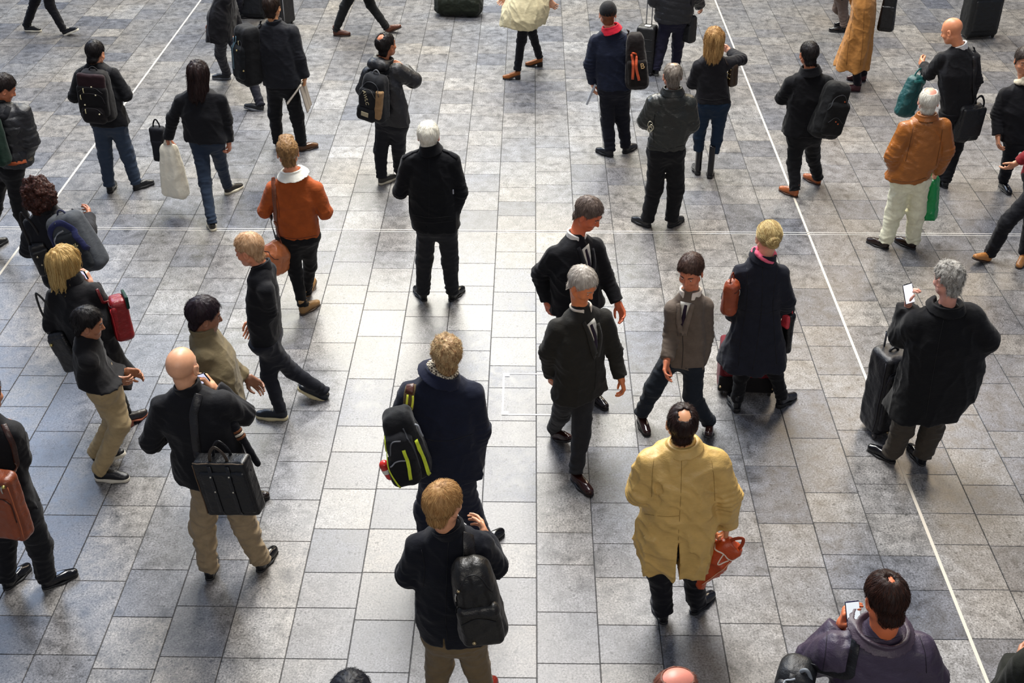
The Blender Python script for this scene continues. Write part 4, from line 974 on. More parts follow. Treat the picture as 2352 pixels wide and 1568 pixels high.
person('brown_coat_walker', 'person in a short taupe coat and blue-black trousers walking towards the camera',
       (1586, 622, 205, 22), ((1548, 702, 0), (1618, 698, .05)), [(745, 1546, 1618), (790, 1544, 1616), (846, 1526, 1616)],
       [((1542, 765, -.05), W4(-.04, -.16, -.14)), ((1622, 768, .05), W4(-.03, -.05, -.24))], (1572, 815),
       [((1500, 890), (1470, 965, 168)), ((1592, 900), (1628, 985, 190, .05, 25))], ('cloth', '#5f544a'), ('cloth', '#1a222c', 1.0), ('oxford', '#241210', None),
       hair=('short', '#2b1d18', '#5b4236', .012), yaw=203, coll=(.07, .078, .04, '#d9cfc2', 'cloth'), skin='#cf7d5a', leg_r=.9)
# ---- right of centre
person('capped', 'person in a black cap and navy jacket with a red collar',
       (1396, 32, -4, 4), ((1368, 88), (1438, 88)), [(120, 1366, 1444), (160, 1370, 1446), (209, 1372, 1452)],
       [((1353, 148), (1362, 192, .06)), ((1460, 140), W4(-.04, .18, -.08))], (1411, 200),
       [((1396, 280), (1404, 360, -48)), ((1430, 278), (1434, 352, 40))], ('cloth', '#161e34'), ('cloth', '#10121f', 1.1), ('sneaker', '#13151b', '#20242c'),
       hair=('cropped', '#6a3a22', '#8f5a38', .006, 200), cap_col='#0a0a0e', coll=(.072, .086, .05, '#c41f34', 'cloth', .03), skin='#e0a080', arm_r=1.0,
       hands=((V(.15, 0, -1), V(1, 0, 0), .7), (None,)))
person('puffer_top', 'person cropped by the top edge in a black quilted jacket and dark purple-navy trousers',
       (1552, -98, 0, 0), ((1515, -48), (1588, -48)), [(-5, 1510, 1592), (25, 1508, 1592), (54, 1508, 1588)],
       [((1504, 0), W4(.05, .2, .0)), ((1600, -8), (1608, 12, .06))], (1546, 45),
       [((1518, 110), (1508, 174, -18)), ((1556, 108), (1550, 165, 15))], ('shell', '#13151c'), ('cloth', '#1b1a30', 1.1), ('sneaker', '#1a1a1c', '#3a3a3a', '#5a5a55'),
       hair=('short', '#151010', '#2b2422', .012), yaw=0, quilt=1, thick=.015, skin='#b98062')
person('leather_man', 'grey balding person in an olive-black leather blouson, feet wide apart',
       (1545, 174, -6, 2), ((1506, 232), (1580, 232)), [(265, 1497, 1584), (310, 1494, 1580), (347, 1488, 1572)],
       [((1483, 278), W4(.10, .2, .02)), ((1588, 285), W4(-.08, .2, .0))], (1530, 345),
       [((1504, 425), (1490, 522, -46)), ((1553, 425), (1538, 522, 42))], ('leather', '#252722'), ('cloth', '#0c0c10', 1.22), ('sneaker', '#17181b', '#101012'),
       hair=('thin_top', '#4a3d33', '#b7aea0', .007), yaw=0, coll=(.072, .084, .045, '#1d1f1b', 'leather', .03), skin='#c9876a', arm_r=1.12, thick=.012)
person('blonde_boots', 'person with long blonde hair in black jacket, skinny jeans and tall black boots',
       (1641, 92, 12, 4), ((1606, 148), (1666, 143)), [(175, 1601, 1668), (205, 1604, 1672), (239, 1600, 1678)],
       [((1592, 190), W4(.08, .2, .02)), ((1703, 136, .02), W4(-.10, .18, .02))], (1638, 238),
       [((1606, 305), (1603, 402, -6)), ((1648, 305), (1630, 410, 10))], ('cloth', '#15141a'), ('denim', '#122132', .85, 'boots'), ('boot_tall', '#0d0e13', None),
       hair=('long', '#7a4e24', '#e8c080', .014, 2200), yaw=2, skin='#d79a7c', hk=1.02, leg_r=.95)
person('brown_shoes_back', 'person in a black collared coat and tan leather shoes beside the right white floor line',
       (1858, 124, -10, 6), ((1818, 186), (1898, 184)), [(222, 1812, 1904), (262, 1808, 1896), (315, 1798, 1892)],
       [((1796, 226), W4(.10, .18, .02)), ((1918, 232), W4(-.08, .2, .0))], (1848, 308),
       [((1824, 372), (1828, 452, -42)), ((1866, 368), (1880, 424, -36))], ('wool', '#0b0b10'), ('cloth', '#090a10', 1.05), ('ankle', '#9a5226', '#6a3616', '#3a1f10'),
       hair=('short', '#0e0b0b', '#2b2321', .010), yaw=-6, coll=(.074, .086, .06, '#0d0d12', 'wool', .03), skin='#c07a58', layer='coat', arm_r=1.05)
person('camel_coat', 'person in a long camel coat and oxblood laced boots cropped by the top edge',
       (1965, -88, -70, 6), ((1975, -35, -.14), (1978, -38, .14)), [(0, 1948, 2022), (40, 1945, 2018), (95, 1934, 2006), (162, 1926, 1994)],
       [((1992, 6, -.2), W4(-.10, .06, .12)), ((1968, 8, .2), W4(-.10, -.04, .14))], (1975, 55),
       [((1964, 140), (1972, 210, -84)), ((1980, 130), (1985, 186, -80))], ('wool', '#a8743c'), ('cloth', '#14101a', .85), ('ankle', '#4a1420', '#2a0b12', '#1e0a0e'),
       hair=('long', '#2a1c14', '#4f3826', .012, 300), yaw=-72, layer='coat', dep=(.14, .15, .18, .22), thick=.012, skin='#d09a7c', hands=((None,), (V(-1, 0, 0), V(0, -.3, -1), .6)))
person('taupe_trousers', 'person cropped by the top edge in taupe trousers and black shoes, toes pointing left',
       (1925, -165, -70, 0), ((1932, -110, -.15), (1935, -112, .15)), [(-60, 1908, 1958), (-30, 1908, 1958), (-5, 1905, 1955)],
       [((1945, -60, -.2), W4(-.16, 0, -.02)), ((1925, -60, .2), W4(-.16, 0, -.02))], (1934, -15),
       [((1938, 20), (1940, 74, -82)), ((1925, 10), (1952, 62, -80))], ('cloth', '#15151b'), ('cloth', '#6f5f56', .95), ('oxford', '#0b0b0f', None),
       hair=('short', '#151010', '#2b2422', .012), yaw=-78, skin='#b98062')
person('bald_suit', 'bald person in a dark suit and white shirt collar looking down to the left',
       (2186, 70, -52, 24), ((2165, 130), (2236, 128)), [(165, 2156, 2246), (200, 2158, 2234), (266, 2164, 2236)],
       [((2134, 170, .03), W4(-.02, .18, .03)), ((2243, 185), (2222, 240, .05))], (2196, 255),
       [((2178, 335), (2150, 425, -28)), ((2196, 340), (2172, 432, -20))], ('cloth', '#17171b'), ('cloth', '#0e0e14', 1.0), ('oxford', '#0b0b0e', None),
       yaw=-22, coll=(.066, .070, .04, '#e6e2d8', 'cloth'), skin='#d98f66', arm_r=1.0)
person('suede_man', 'white-haired person in a tan suede jacket and cream trousers with a green carrier bag',
       (2133, 232, 14, 0), ((2086, 292), (2162, 286)), [(325, 2078, 2168), (365, 2060, 2156), (420, 2036, 2130)],
       [((2052, 358), (2060, 392, .08)), ((2172, 345), (2150, 396, .10))], (2092, 408),
       [((2056, 480), (2036, 572, -46)), ((2106, 480), (2098, 572, -40))], ('leather', '#94571d'), ('cloth', '#e2d9bd', 1.22, None, 1.3), ('loafer', '#20130e', None),
       hair=('fringe', '#b8b2a4', '#f2efe4', .009), yaw=4, coll=(.072, .084, .03, '#8a4f1a', 'leather', .02), skin='#d99a84', arm_r=1.15, thick=.012, fold=1.2,
       hands=((None,), (V(-.2, .1, -1), V(-1, 0, 0), 1.1)))
person('edge_walker', 'person in a black coat with a cream scarf at the right edge, facing the camera',
       (2352, 138, 185, 14), ((2312, 212), (2392, 212)), [(250, 2296, 2402), (290, 2298, 2402), (330, 2296, 2404)],
       [((2290, 262), W4(.02, -.1, -.2)), ((2414, 262), W4(-.02, -.1, -.2))], (2346, 312),
       [((2318, 370), (2298, 428, 172)), ((2372, 370), (2384, 440, 180))], ('cloth', '#121218'), ('cloth', '#101119', 1.0), ('oxford', '#0c0d12', None),
       hair=('short', '#2a2320', '#5a4d44', .012), yaw=182, scarf=(.085, .030, 'cloth', '#b9b09a', None), skin='#c98a68', layer='coat', arm_r=1.1)
person('boot_walker', 'person at the right edge striding in black trousers and tan lace-up boots',
       (2425, 238, -110, 10), ((2402, 308, -.14), (2408, 300, .14)), [(345, 2368, 2440), (380, 2366, 2440), (420, 2362, 2444)],
       [((2372, 350, -.16), W4(-.10, .04, -.12)), ((2440, 360, .16), W4(.04, .02, -.24))], (2392, 405),
       [((2312, 515), (2270, 598, -118, .05, 22)), ((2368, 510), (2350, 596, -150))], ('cloth', '#7c1c22'), ('cloth', '#0d0e16', 1.05), ('ankle', '#a8713c', '#6d2f18', '#2c1a10', 1.0),
       hair=('short', '#2a2320', '#5a4d44', .012), yaw=-125, skin='#c98a68')
person('phone_overcoat', 'grey-haired person in a wide black overcoat reading a phone in the left hand',
       (2178, 640, -26, 12), ((2110, 738), (2224, 722)), [(775, 2086, 2262), (830, 2074, 2262), (900, 2052, 2244), (974, 2034, 2204)],
       [((2072, 768, .02), (2086, 700, .16)), ((2262, 780), W4(-.10, .18, -.02))], (2118, 915),
       [((2070, 1005), (2050, 1062, -42)), ((2135, 1005), (2118, 1068, -12))], ('wool', '#0e0e11'), ('cloth', '#39332c', 1.22, None, 1.6), ('oxford', '#0b0b0f', None),
       hair=('messy', '#5d5851', '#e2ded5', .010, 1400), yaw=-10, coll=(.082, .105, .035, '#0e0e11', 'wool', .03), layer='coat', thick=.022, arm_r=1.25, dep=(.16, .17, .19, .21), skin='#d79a86',
       hands=((V(-.05, .1, 1), V(.8, -.5, .1), .7, -1), (None,)))
person('navy_coat_bun', 'person with a blonde bun, pink scarf and flared navy coat beside red luggage',
       (1765, 545, -6, 6), ((1706, 620), (1790, 622)), [(655, 1694, 1800), (712, 1698, 1786), (770, 1674, 1798), (860, 1652, 1808)],
       [((1678, 682), (1682, 728, .08)), ((1806, 690), (1806, 722, .08))], (1738, 790),
       [((1702, 868), (1692, 946, -8)), ((1778, 866), (1788, 936, 46))], ('wool', '#20222d'), ('cloth', '#0a0a10', .85), ('chelsea', '#0c0c10', None),
       hair=('bun', '#8a6a3a', '#f0dc9e', .010, 1700), yaw=-4, coll=(.070, .082, .05, '#1c1e29', 'wool', .02), slope=.118, scarf=(.078, .019, 'cloth', '#e8607a', None), layer='coat', dep=(.11, .11, .16, .20), thick=.004, skin='#dba083', leg_r=.95)
# ---------------------------------------------------------------- everything carried or standing about
def spot(key, x, y, d, wpx, hpx):
    c = at(key, x, y, d) if isinstance(key, str) else A(x, y, key)
    m = ((c - CAM) @ _FW) / FPX; e_ = TH + math.atan((y - 784) / FPX)
    return c, wpx * m, hpx * m / math.cos(e_)
def pack(key, name, label, x, y, d, wpx, hpx, dep, yaw, col, roll=0, pitch=0, kind='cloth', **kw):
    c, w, h = spot(key, x, y, d, wpx, hpx)
    if kw.pop('floor', False):
        Yg = G(x, y + hpx * .5)[1]; c, w, h = spot(Yg, x, y, 0, wpx, hpx); c[2] = h / 2 + .035
    return Bag(name, label, kw.pop('cat', 'backpack' if 'pack' in name else 'bag'), c, rotm(yaw, pitch, roll), (w, dep, h), col, kind, **kw)

if has('stripe_back'):
    b = pack('stripe_back', 'backpack', 'black and maroon backpack with pale zip pulls on the jeans-wearer near the top left', 222, 219, -.20, 82, 112, .20, 6, '#0d0a0d', roll=3, rad=.08, taper=.22, belly=.12)
    b.pocket(0, .62, .80, .34, .012, '#2a1319', name='top_pocket', rad=.04); b.pocket(0, -.08, .86, .60, .02, '#0b090c', name='front_pocket', rad=.05); b.pocket(0, -.62, .70, .34, .035, '#100b0e', name='lower_pocket', rad=.05)
    for pts in ([(-.7, .30), (-.3, .46), (.3, .46), (.7, .30)], [(-.75, -.1), (-.5, .22), (.5, .22), (.75, -.1)], [(-.6, -.5), (-.3, -.34), (.3, -.34), (.6, -.5)]): b.zip(pts, '#2d2a2c', .003, pull=(4, '#d9cf9f', .05))
    for x_, z_ in ((.05, .50), (.28, .22), (-.42, -.22), (.42, -.50)): b.stud(x_, z_, .009, '#e4dcb8', 'plain', 'zip_tab')
    b.handle((-.25, 0, .95), (.25, 0, .95), .05, .008, '#15151a')
    b.strap([('b', -.55, .6, .8), ('s', 'stripe_back', 196, 172), ('s', 'stripe_back', 188, 158)], .055, .012, '#14151b', name='shoulder_strap'); b.strap([('b', .5, .6, .8), ('s', 'stripe_back', 246, 170), ('s', 'stripe_back', 254, 157)], .055, .012, '#14151b', name='shoulder_strap')
if has('puffer_back'):
    b = pack('puffer_back', 'backpack', 'grey-black hiking backpack with light lettered patches on the balding person in a puffer', 861, 222, -.20, 74, 104, .20, 26, '#191b1f', roll=8, rad=.07, taper=.3, belly=.15)
    b.pocket(-.15, .05, .62, .42, .03, '#101216', name='front_pocket', rad=.05); b.pocket(-.15, -.62, .66, .32, .045, '#111317', name='lower_pocket', rad=.04)
    b.pocket(.62, -.12, .22, .62, .015, '#8d6f4c', name='side_panel', rad=.02)
    b.zip([(-.6, .15), (-.3, .42), (.2, .42), (.45, .15)], '#3c3c3a', .004); b.zip([(-.7, .3), (-.3, .72), (.35, .72), (.7, .3)], '#34363a', .004)
    p, n = b.on(-.15, .12, .002); letters('AWLC', p, rotm(26, 0, 78), .055, '#c9bd97', b.e, 'lettering')
    p, n = b.on(-.12, -.60, 0); c2 = p; obj('patch', mesh_sdf(lambda P: rbox(P, c2, (.045, .006, .025), .004, b.M), c2 - .07, c2 + .07, .004), mat('plain', '#a79c7e'), b.e)
    b.handle((-.22, 0, .98), (.22, 0, .98), .05, .008, '#6b6d6f')
    b.strap([('b', -.4, .6, .8), ('s', 'puffer_back', 850, 172), ('s', 'puffer_back', 849, 160)], .05, .012, '#15171b', name='shoulder_strap'); b.strap([('b', .5, .6, .8), ('s', 'puffer_back', 884, 172), ('s', 'puffer_back', 896, 158)], .05, .012, '#15171b', name='shoulder_strap')
if has('newspaper'):
    b = pack('newspaper', 'backpack', 'black backpack with blue-grey piping hanging from the left shoulder of the newspaper holder', 570, 126, -.06, 58, 132, .24, 40, '#0b0c10', roll=6, rad=.07, taper=.15, belly=.1)
    b.pocket(-.05, -.15, .72, .6, .03, '#11151a', name='front_pocket', rad=.05)
    b.band([(-.62, .62), (-.70, .1), (-.58, -.5)], .03, '#5d7d8c', 'shell', 'piping'); b.band([(-.30, .70), (-.42, .2), (-.36, -.4)], .018, '#44606c', 'shell', 'piping'); b.zip([(-.3, .5), (.2, .6), (.5, .3)], '#2c2e33', .004, pull=(3, '#c2b68a', .05))
    b.stud(.1, .3, .012, '#b8a774', 'metal', 'buckle'); b.stud(.62, -.35, .012, '#d0b880', 'metal', 'buckle')
    b.strap([('b', .3, .3, .85), ('s', 'newspaper', 597, 62), ('s', 'newspaper', 600, 48)], .05, .014, '#0e0f14', name='shoulder_strap')
    b.strap([('b', .2, 0, -.9), ('b', .25, -.1, -1.05), ('b', .35, -.1, -1.22)], .014, .003, '#0e0f14', name='webbing_tail')
    pp = PEOPLE['newspaper']; c = pp['grips'][1][0] + V(.0, 0, -.03); e = empty('newspaper', c, 'folded newspaper held in the right hand of the big navy-jacketed person', 'newspaper')
    def sheet(a, bb, t=.010):
        mid = (np.array(a) + bb) / 2; ax = nz(np.array(bb, float) - a); L_ = np.linalg.norm(np.array(bb) - a) / 2; up = nz(np.cross(ax, V(0, 1, 0))); Mm = np.stack([ax, np.cross(up, ax), up], 1)
        return mesh_sdf(lambda P: rbox(P, mid, (L_, .14, t), .006, Mm) - .003 * np.sin(((P - mid) @ Mm[:, 1]) * 60), mid - .25, mid + .25, .006)
    obj('folded_page', sheet(c + V(.0, -.02, .05), c + V(-.17, -.06, -.16)), mat('plain', '#b9b0a2'), e); obj('folded_page', sheet(c + V(.0, -.02, .05), c + V(.06, -.03, -.26)), mat('plain', '#8d857a'), e)
if has('curly'):
    b = pack('curly', 'backpack', 'slate and navy backpack with pale script lettering on the curly-haired person', 176, 556, -.18, 100, 128, .20, 14, '#3b3f44', roll=-20, rad=.07, taper=.15, belly=.12)
    b.pocket(.12, -.15, .72, .66, .03, '#2b2f33', name='front_pocket', rad=.05)
    b.band([(-.72, -.6), (-.78, .2), (-.45, .72), (.2, .84), (.72, .5), (.86, -.2)], .05, '#1d2247', 'cloth', 'navy_panel', th=.012); b.band([(-.45, -.7), (-.52, .1), (-.25, .5), (.2, .6)], .014, '#85888c', 'plain', 'piping')
    p, n = b.on(.22, -.15, .004); letters('Amooffit', p, rotm(14, 0, -62), .058, '#d9c88e', b.e, 'lettering', shear=.3)
    b.stud(-.1, .86, .012, '#5b5f66', 'metal', 'snap'); b.handle((-.2, 0, .98), (.25, 0, .98), .04, .008, '#2a2d44')
    b.band([(-.2, .3), (.1, .0), (.3, -.1)], .01, '#15161a', 'plain', 'cord')
    b.strap([('b', -.4, .6, .8), ('s', 'curly', 120, 512), ('s', 'curly', 112, 492)], .05, .012, '#1c1b20', name='shoulder_strap'); b.strap([('b', .5, .5, .8), ('s', 'curly', 172, 502), ('s', 'curly', 170, 484)], .05, .012, '#1c1b20', name='shoulder_strap')
    b = pack('curly', 'handbag', 'small black leather handbag with metal clasps below the curly-haired person', 100, 590, -.10, 48, 70, .12, -20, '#0b0a0c', roll=-12, kind='leather', cat='handbag', rad=.03, taper=.2)
    b.pocket(0, .2, .9, .5, .008, '#0d0c0e', name='flap', rad=.03); b.stud(-.35, .35, .012, '#b8ad94', 'metal', 'clasp'); b.stud(-.3, -.2, .010, '#b8ad94', 'metal', 'clasp')
    b.handle((-.6, 0, .9), (.6, 0, .9), .30, .008, '#0c0b0d', wdt=.02)
if has('phone_woman'):
    b = pack('phone_woman', 'handbag', 'black leather handbag with a gold turn-lock at the blonde phone caller\'s left side', 158, 802, -.10, 60, 84, .14, 20, '#0c0c0e', roll=-22, kind='leather', cat='handbag', rad=.03, taper=.15)
    b.pocket(0, .35, .92, .5, .008, '#101012', name='flap', rad=.03); b.stud(-.55, .55, .014, '#c9b778', 'metal', 'turn_lock'); b.handle((-.7, 0, .9), (.7, 0, .9), .34, .008, '#0c0b0d', wdt=.02)
    b = pack('phone_woman', 'shoulder_bag', 'dark red leather bag with a green lining edge at the blonde caller\'s right hip', 276, 728, .02, 62, 84, .14, 62, '#7a1318', roll=-6, kind='leather', rad=.035, taper=.18)
    b.pocket(0, .0, .92, .8, .006, '#8a161c', name='front_panel', rad=.03); b.zip([(-.8, .78), (0, .86), (.8, .78)], '#3a0c10', .004); b.zip([(-.88, -.85), (-.9, 0), (-.8, .7)], '#b5262c', .004, 'piping'); b.zip([(.88, -.85), (.9, 0), (.8, .7)], '#b5262c', .004, 'piping')
    c = b.w_(.1, .9, .85); obj('green_panel', mesh_sdf(lambda P: rbox(P, c, (b.w * .42, .012, .05), .008, b.M), c - .2, c + .2, .005), mat('cloth', '#123a30'), b.e)
    b.strap([('b', -.6, 0, .9), ('s', 'phone_woman', 238, 700), ('s', 'phone_woman', 222, 664)], .022, .006, '#5e1014', name='shoulder_strap')
    M = PEOPLE['phone_woman']['M']; g_ = PEOPLE['phone_woman']['grips'][1][0]; phone('phone_woman', g_, rotm(42, -10, 70), 'dark phone held to the right ear of the blonde caller in a long coat')
for k_, V0, col_ in (('walker_near', [(1356, 738), (1366, 775), (1368, 815)], '#2c2a25'), ('walker_far', [(1344, 566), (1352, 605), (1352, 640)], '#15151c'), ('brown_coat_walker', [(1576, 694), (1570, 730), (1568, 765)], '#6d6156')):
    if not has(k_): continue
    (x0, y0), (x1, y1), (x2, y2) = V0
    taper(k_, V0, .085, .012, 'cloth', '#dcd7cc', 'shirt_front', .004)
    taper(k_, [(x0, y0 + 6), (x1, y1), (x2, y2 - 4)], .022, .04, 'cloth', '#2a1c30', 'tie', .008)
    taper(k_, [(x0 - 17, y0 + 2), (x1 - 12, y1 + 2), (x2 - 2, y2 + 4)], .03, .055, 'cloth', col_, 'lapel', .010, .007); taper(k_, [(x0 + 15, y0 + 4), (x1 + 11, y1 + 2), (x2 + 2, y2 + 4)], .03, .055, 'cloth', col_, 'lapel', .010, .007)
    seam(k_, [(x2, y2 + 4), (x2 + 1, y2 + 40), (x2 - 2, y2 + 80)], '#060606', .0022, name='front_edge')
if has('puffer_edge'):
    p, n = surf_line('puffer_edge', [(2, 372), (30, 376), (60, 370)], .004, fn=PEOPLE['puffer_edge']['jacket']); obj('waist_lining', ribbon(p, n, .035, .008, 1), mat('cloth', '#8a4222'), PEOPLE['puffer_edge']['jo'])
    b = pack('puffer_edge', 'backpack', 'dark green backpack half out of frame on the puffer-jacket wearer at the left edge', -14, 322, -.24, 62, 110, .18, 30, '#0e2c20', rad=.07, taper=.2); b.pocket(0, -.3, .8, .5, .02, '#113526', name='front_pocket', rad=.05)
    b.strap([('b', .3, .4, .9), ('s', 'puffer_edge', 10, 270), ('s', 'puffer_edge', 20, 246)], .05, .012, '#14161c', name='shoulder_strap'); b.stud(.6, -.6, .010, '#d8c070', 'metal', 'buckle')
if has('tan_jacket'):
    b = pack('tan_jacket', 'duffel_bag', 'tan leather duffel with three white eyelets slung at the rust jacket\'s left hip', 632, 590, -.10, 66, 66, .26, 32, '#b4683c', roll=18, kind='leather', rad=.09, taper=.25, belly=.1, sag=.01)
    b.zip([(-.75, .55), (0, .75), (.75, .55)], '#4b2716', .004); b.band([(.25, .6), (.3, 0), (.25, -.7)], .006, '#5a2f1a', 'leather', 'cord')
    for i in range(3):
        p, n = b.on(-.62 + i * .2, .12 + i * .2, .002); fr = np.stack([nz(np.cross(n, V(0, 0, 1))), n, nz(np.cross(nz(np.cross(n, V(0, 0, 1))), n))], 1)
        def rg(P, p=p, fr=fr): q = (P - p) @ fr; return np.sqrt((np.hypot(q[:, 0], q[:, 2]) - .013) ** 2 + q[:, 1] ** 2) - .005
        obj('eyelet', mesh_sdf(rg, p - .03, p + .03, .003), mat('plain', '#ece6d2'), b.e)
    b.strap([('b', .35, .2, .8), ('s', 'tan_jacket', 638, 536), ('s', 'tan_jacket', 634, 500), ('s', 'tan_jacket', 630, 450), ('s', 'tan_jacket', 628, 408)], .042, .006, '#6e3a22', 'leather', 'shoulder_strap')
    p, n = surf('tan_jacket', 635, 512, PEOPLE['tan_jacket']['jacket'], .012); b.buckle(p, n, .05, '#8a4c2e')
    b.strap([('b', -.2, .3, .8), ('s', 'tan_jacket', 626, 520), ('s', 'tan_jacket', 622, 494)], .03, .006, '#120f12', name='black_strap')
    seam('tan_jacket', [(634, 442), (640, 470), (642, 500)], '#5d280c'); seam('tan_jacket', [(634, 541), (680, 548), (728, 540)], '#5d280c', .0024, name='hem_band')
if has('bald_phone'):
    b = pack('bald_phone', 'briefcase', 'black leather briefcase with twin handles and studs hanging at the bald person\'s right hip', 526, 1112, -.34, 132, 118, .12, 10, '#0b0c0f', roll=-8, kind='leather', rad=.022, taper=.02, sag=.003)
    b.pocket(.06, -.08, .86, .78, .008, '#0d0e12', name='front_panel', rad=.02)
    for x_ in (-.34, .34):
        b.band([(x_, .9), (x_, 0), (x_, -.9)], .026, '#15161a', 'leather', 'leather_band', off=.004)
        for z_ in (.55, .0): b.stud(x_, z_, .008, '#d3ccb8', 'metal')
    b.zip([(-.95, .96), (0, .97), (.95, .96)], '#5a4c3c', .004); b.zip([(-.96, -.9), (-.96, 0), (-.96, .9)], '#54402c', .004, 'piping')
    b.handle((-.34, -.5, .9), (.34, -.5, .9), .12, .007, '#3a2f24', 'leather', .02); b.handle((-.34, .5, .9), (.34, .5, .9), .12, .007, '#16161a', 'leather', .02)
    b.strap([('b', -.98, 0, .5), ('s', 'bald_phone', 455, 1050), ('s', 'bald_phone', 448, 1000), ('s', 'bald_phone', 444, 950), ('s', 'bald_phone', 456, 905)], .055, .008, '#1d1b1c', name='shoulder_strap')
    b.strap([('b', .98, 0, .6), ('s', 'bald_phone', 556, 1020), ('s', 'bald_phone', 545, 985)], .035, .007, '#141317', name='shoulder_strap')
    c = at('bald_phone', 566, 1024, -.02); e = empty('umbrella', c, 'furled black umbrella with brown and white bands under the bald person\'s right arm', 'umbrella')
    a_, z_ = at('bald_phone', 538, 978, -.02), at('bald_phone', 592, 1064, -.06)
    obj('canopy', mesh_sdf(lambda P: cap(P, a_, z_, .032, .020) - .003 * vn(P, .02), np.minimum(a_, z_) - .06, np.maximum(a_, z_) + .06, .006), mat('cloth', '#0d0d14'), e)
    for t_, cc in ((.10, '#6a4026'), (.18, '#c9c0b0'), (.26, '#6a4026')):
        p = a_ + (z_ - a_) * t_; q = a_ + (z_ - a_) * (t_ + .05); obj('band', mesh_sdf(lambda P: np.maximum(cap(P, p, q, .033, .033), np.abs((P - p) @ nz(z_ - a_) - .006) - .009), p - .06, p + .06, .005), mat('cloth', cc), e)
    g_ = PEOPLE['bald_phone']['grips'][1][0]; phone('bald_phone', g_ + V(-.015, .0, 0), rotm(10, -6, 64), 'dark phone pressed to the right ear of the bald person with a briefcase')
if has('brown_bag_edge'):
    b = pack('brown_bag_edge', 'briefcase', 'brown leather briefcase cut by the left picture edge, gold zip pull at its corner', 8, 1158, -.26, 96, 140, .13, 12, '#74371c', roll=-2, kind='leather', rad=.04)
    b.pocket(-.05, -.22, .9, .66, .02, '#7f3c1e', name='front_pocket', rad=.04); b.zip([(-.95, .86), (0, .88), (.9, .84)], '#2e150c', .006, pull=(9, 'metal', .05)); b.zip([(-.85, .34), (0, .40), (.78, .36), (.86, -.3)], '#3c1b0e', .004)
    b.zip([(.92, -.85), (.95, 0), (.92, .8)], '#a85a34', .004, 'piping'); b.stud(.80, .84, .013, '#cdbb6c', 'metal', 'ring')
    b.strap([('b', .8, 0, .95), ('s', 'brown_bag_edge', 40, 1075), ('s', 'brown_bag_edge', 30, 1020), ('s', 'brown_bag_edge', 8, 975)], .035, .007, '#3a1c10', name='shoulder_strap')
if has('bag_walker'):
    pp = PEOPLE['bag_walker']; b = pack('bag_walker', 'carrier_bag', 'white plastic carrier bag bulging at the long-haired walker\'s left side', 396, 392, .02, 66, 118, .16, 20, '#ece7d4', kind='plastic', cat='carrier bag', rad=.06, taper=.45, belly=.2, sag=.007)
    b.handle((-.3, 0, .85), (.3, 0, .85), .10, .006, '#e9e4d2', 'plastic', .03)
    b = pack('bag_walker', 'laptop_bag', 'small black fabric bag swinging beside the white carrier bag', 366, 330, .12, 34, 76, .10, 10, '#15171f', kind='cloth', rad=.03)
    b.pocket(0, -.2, .8, .5, .01, '#1b1d26', name='front_pocket'); b.handle((-.5, 0, .9), (.5, 0, .9), .10, .008, '#101117')
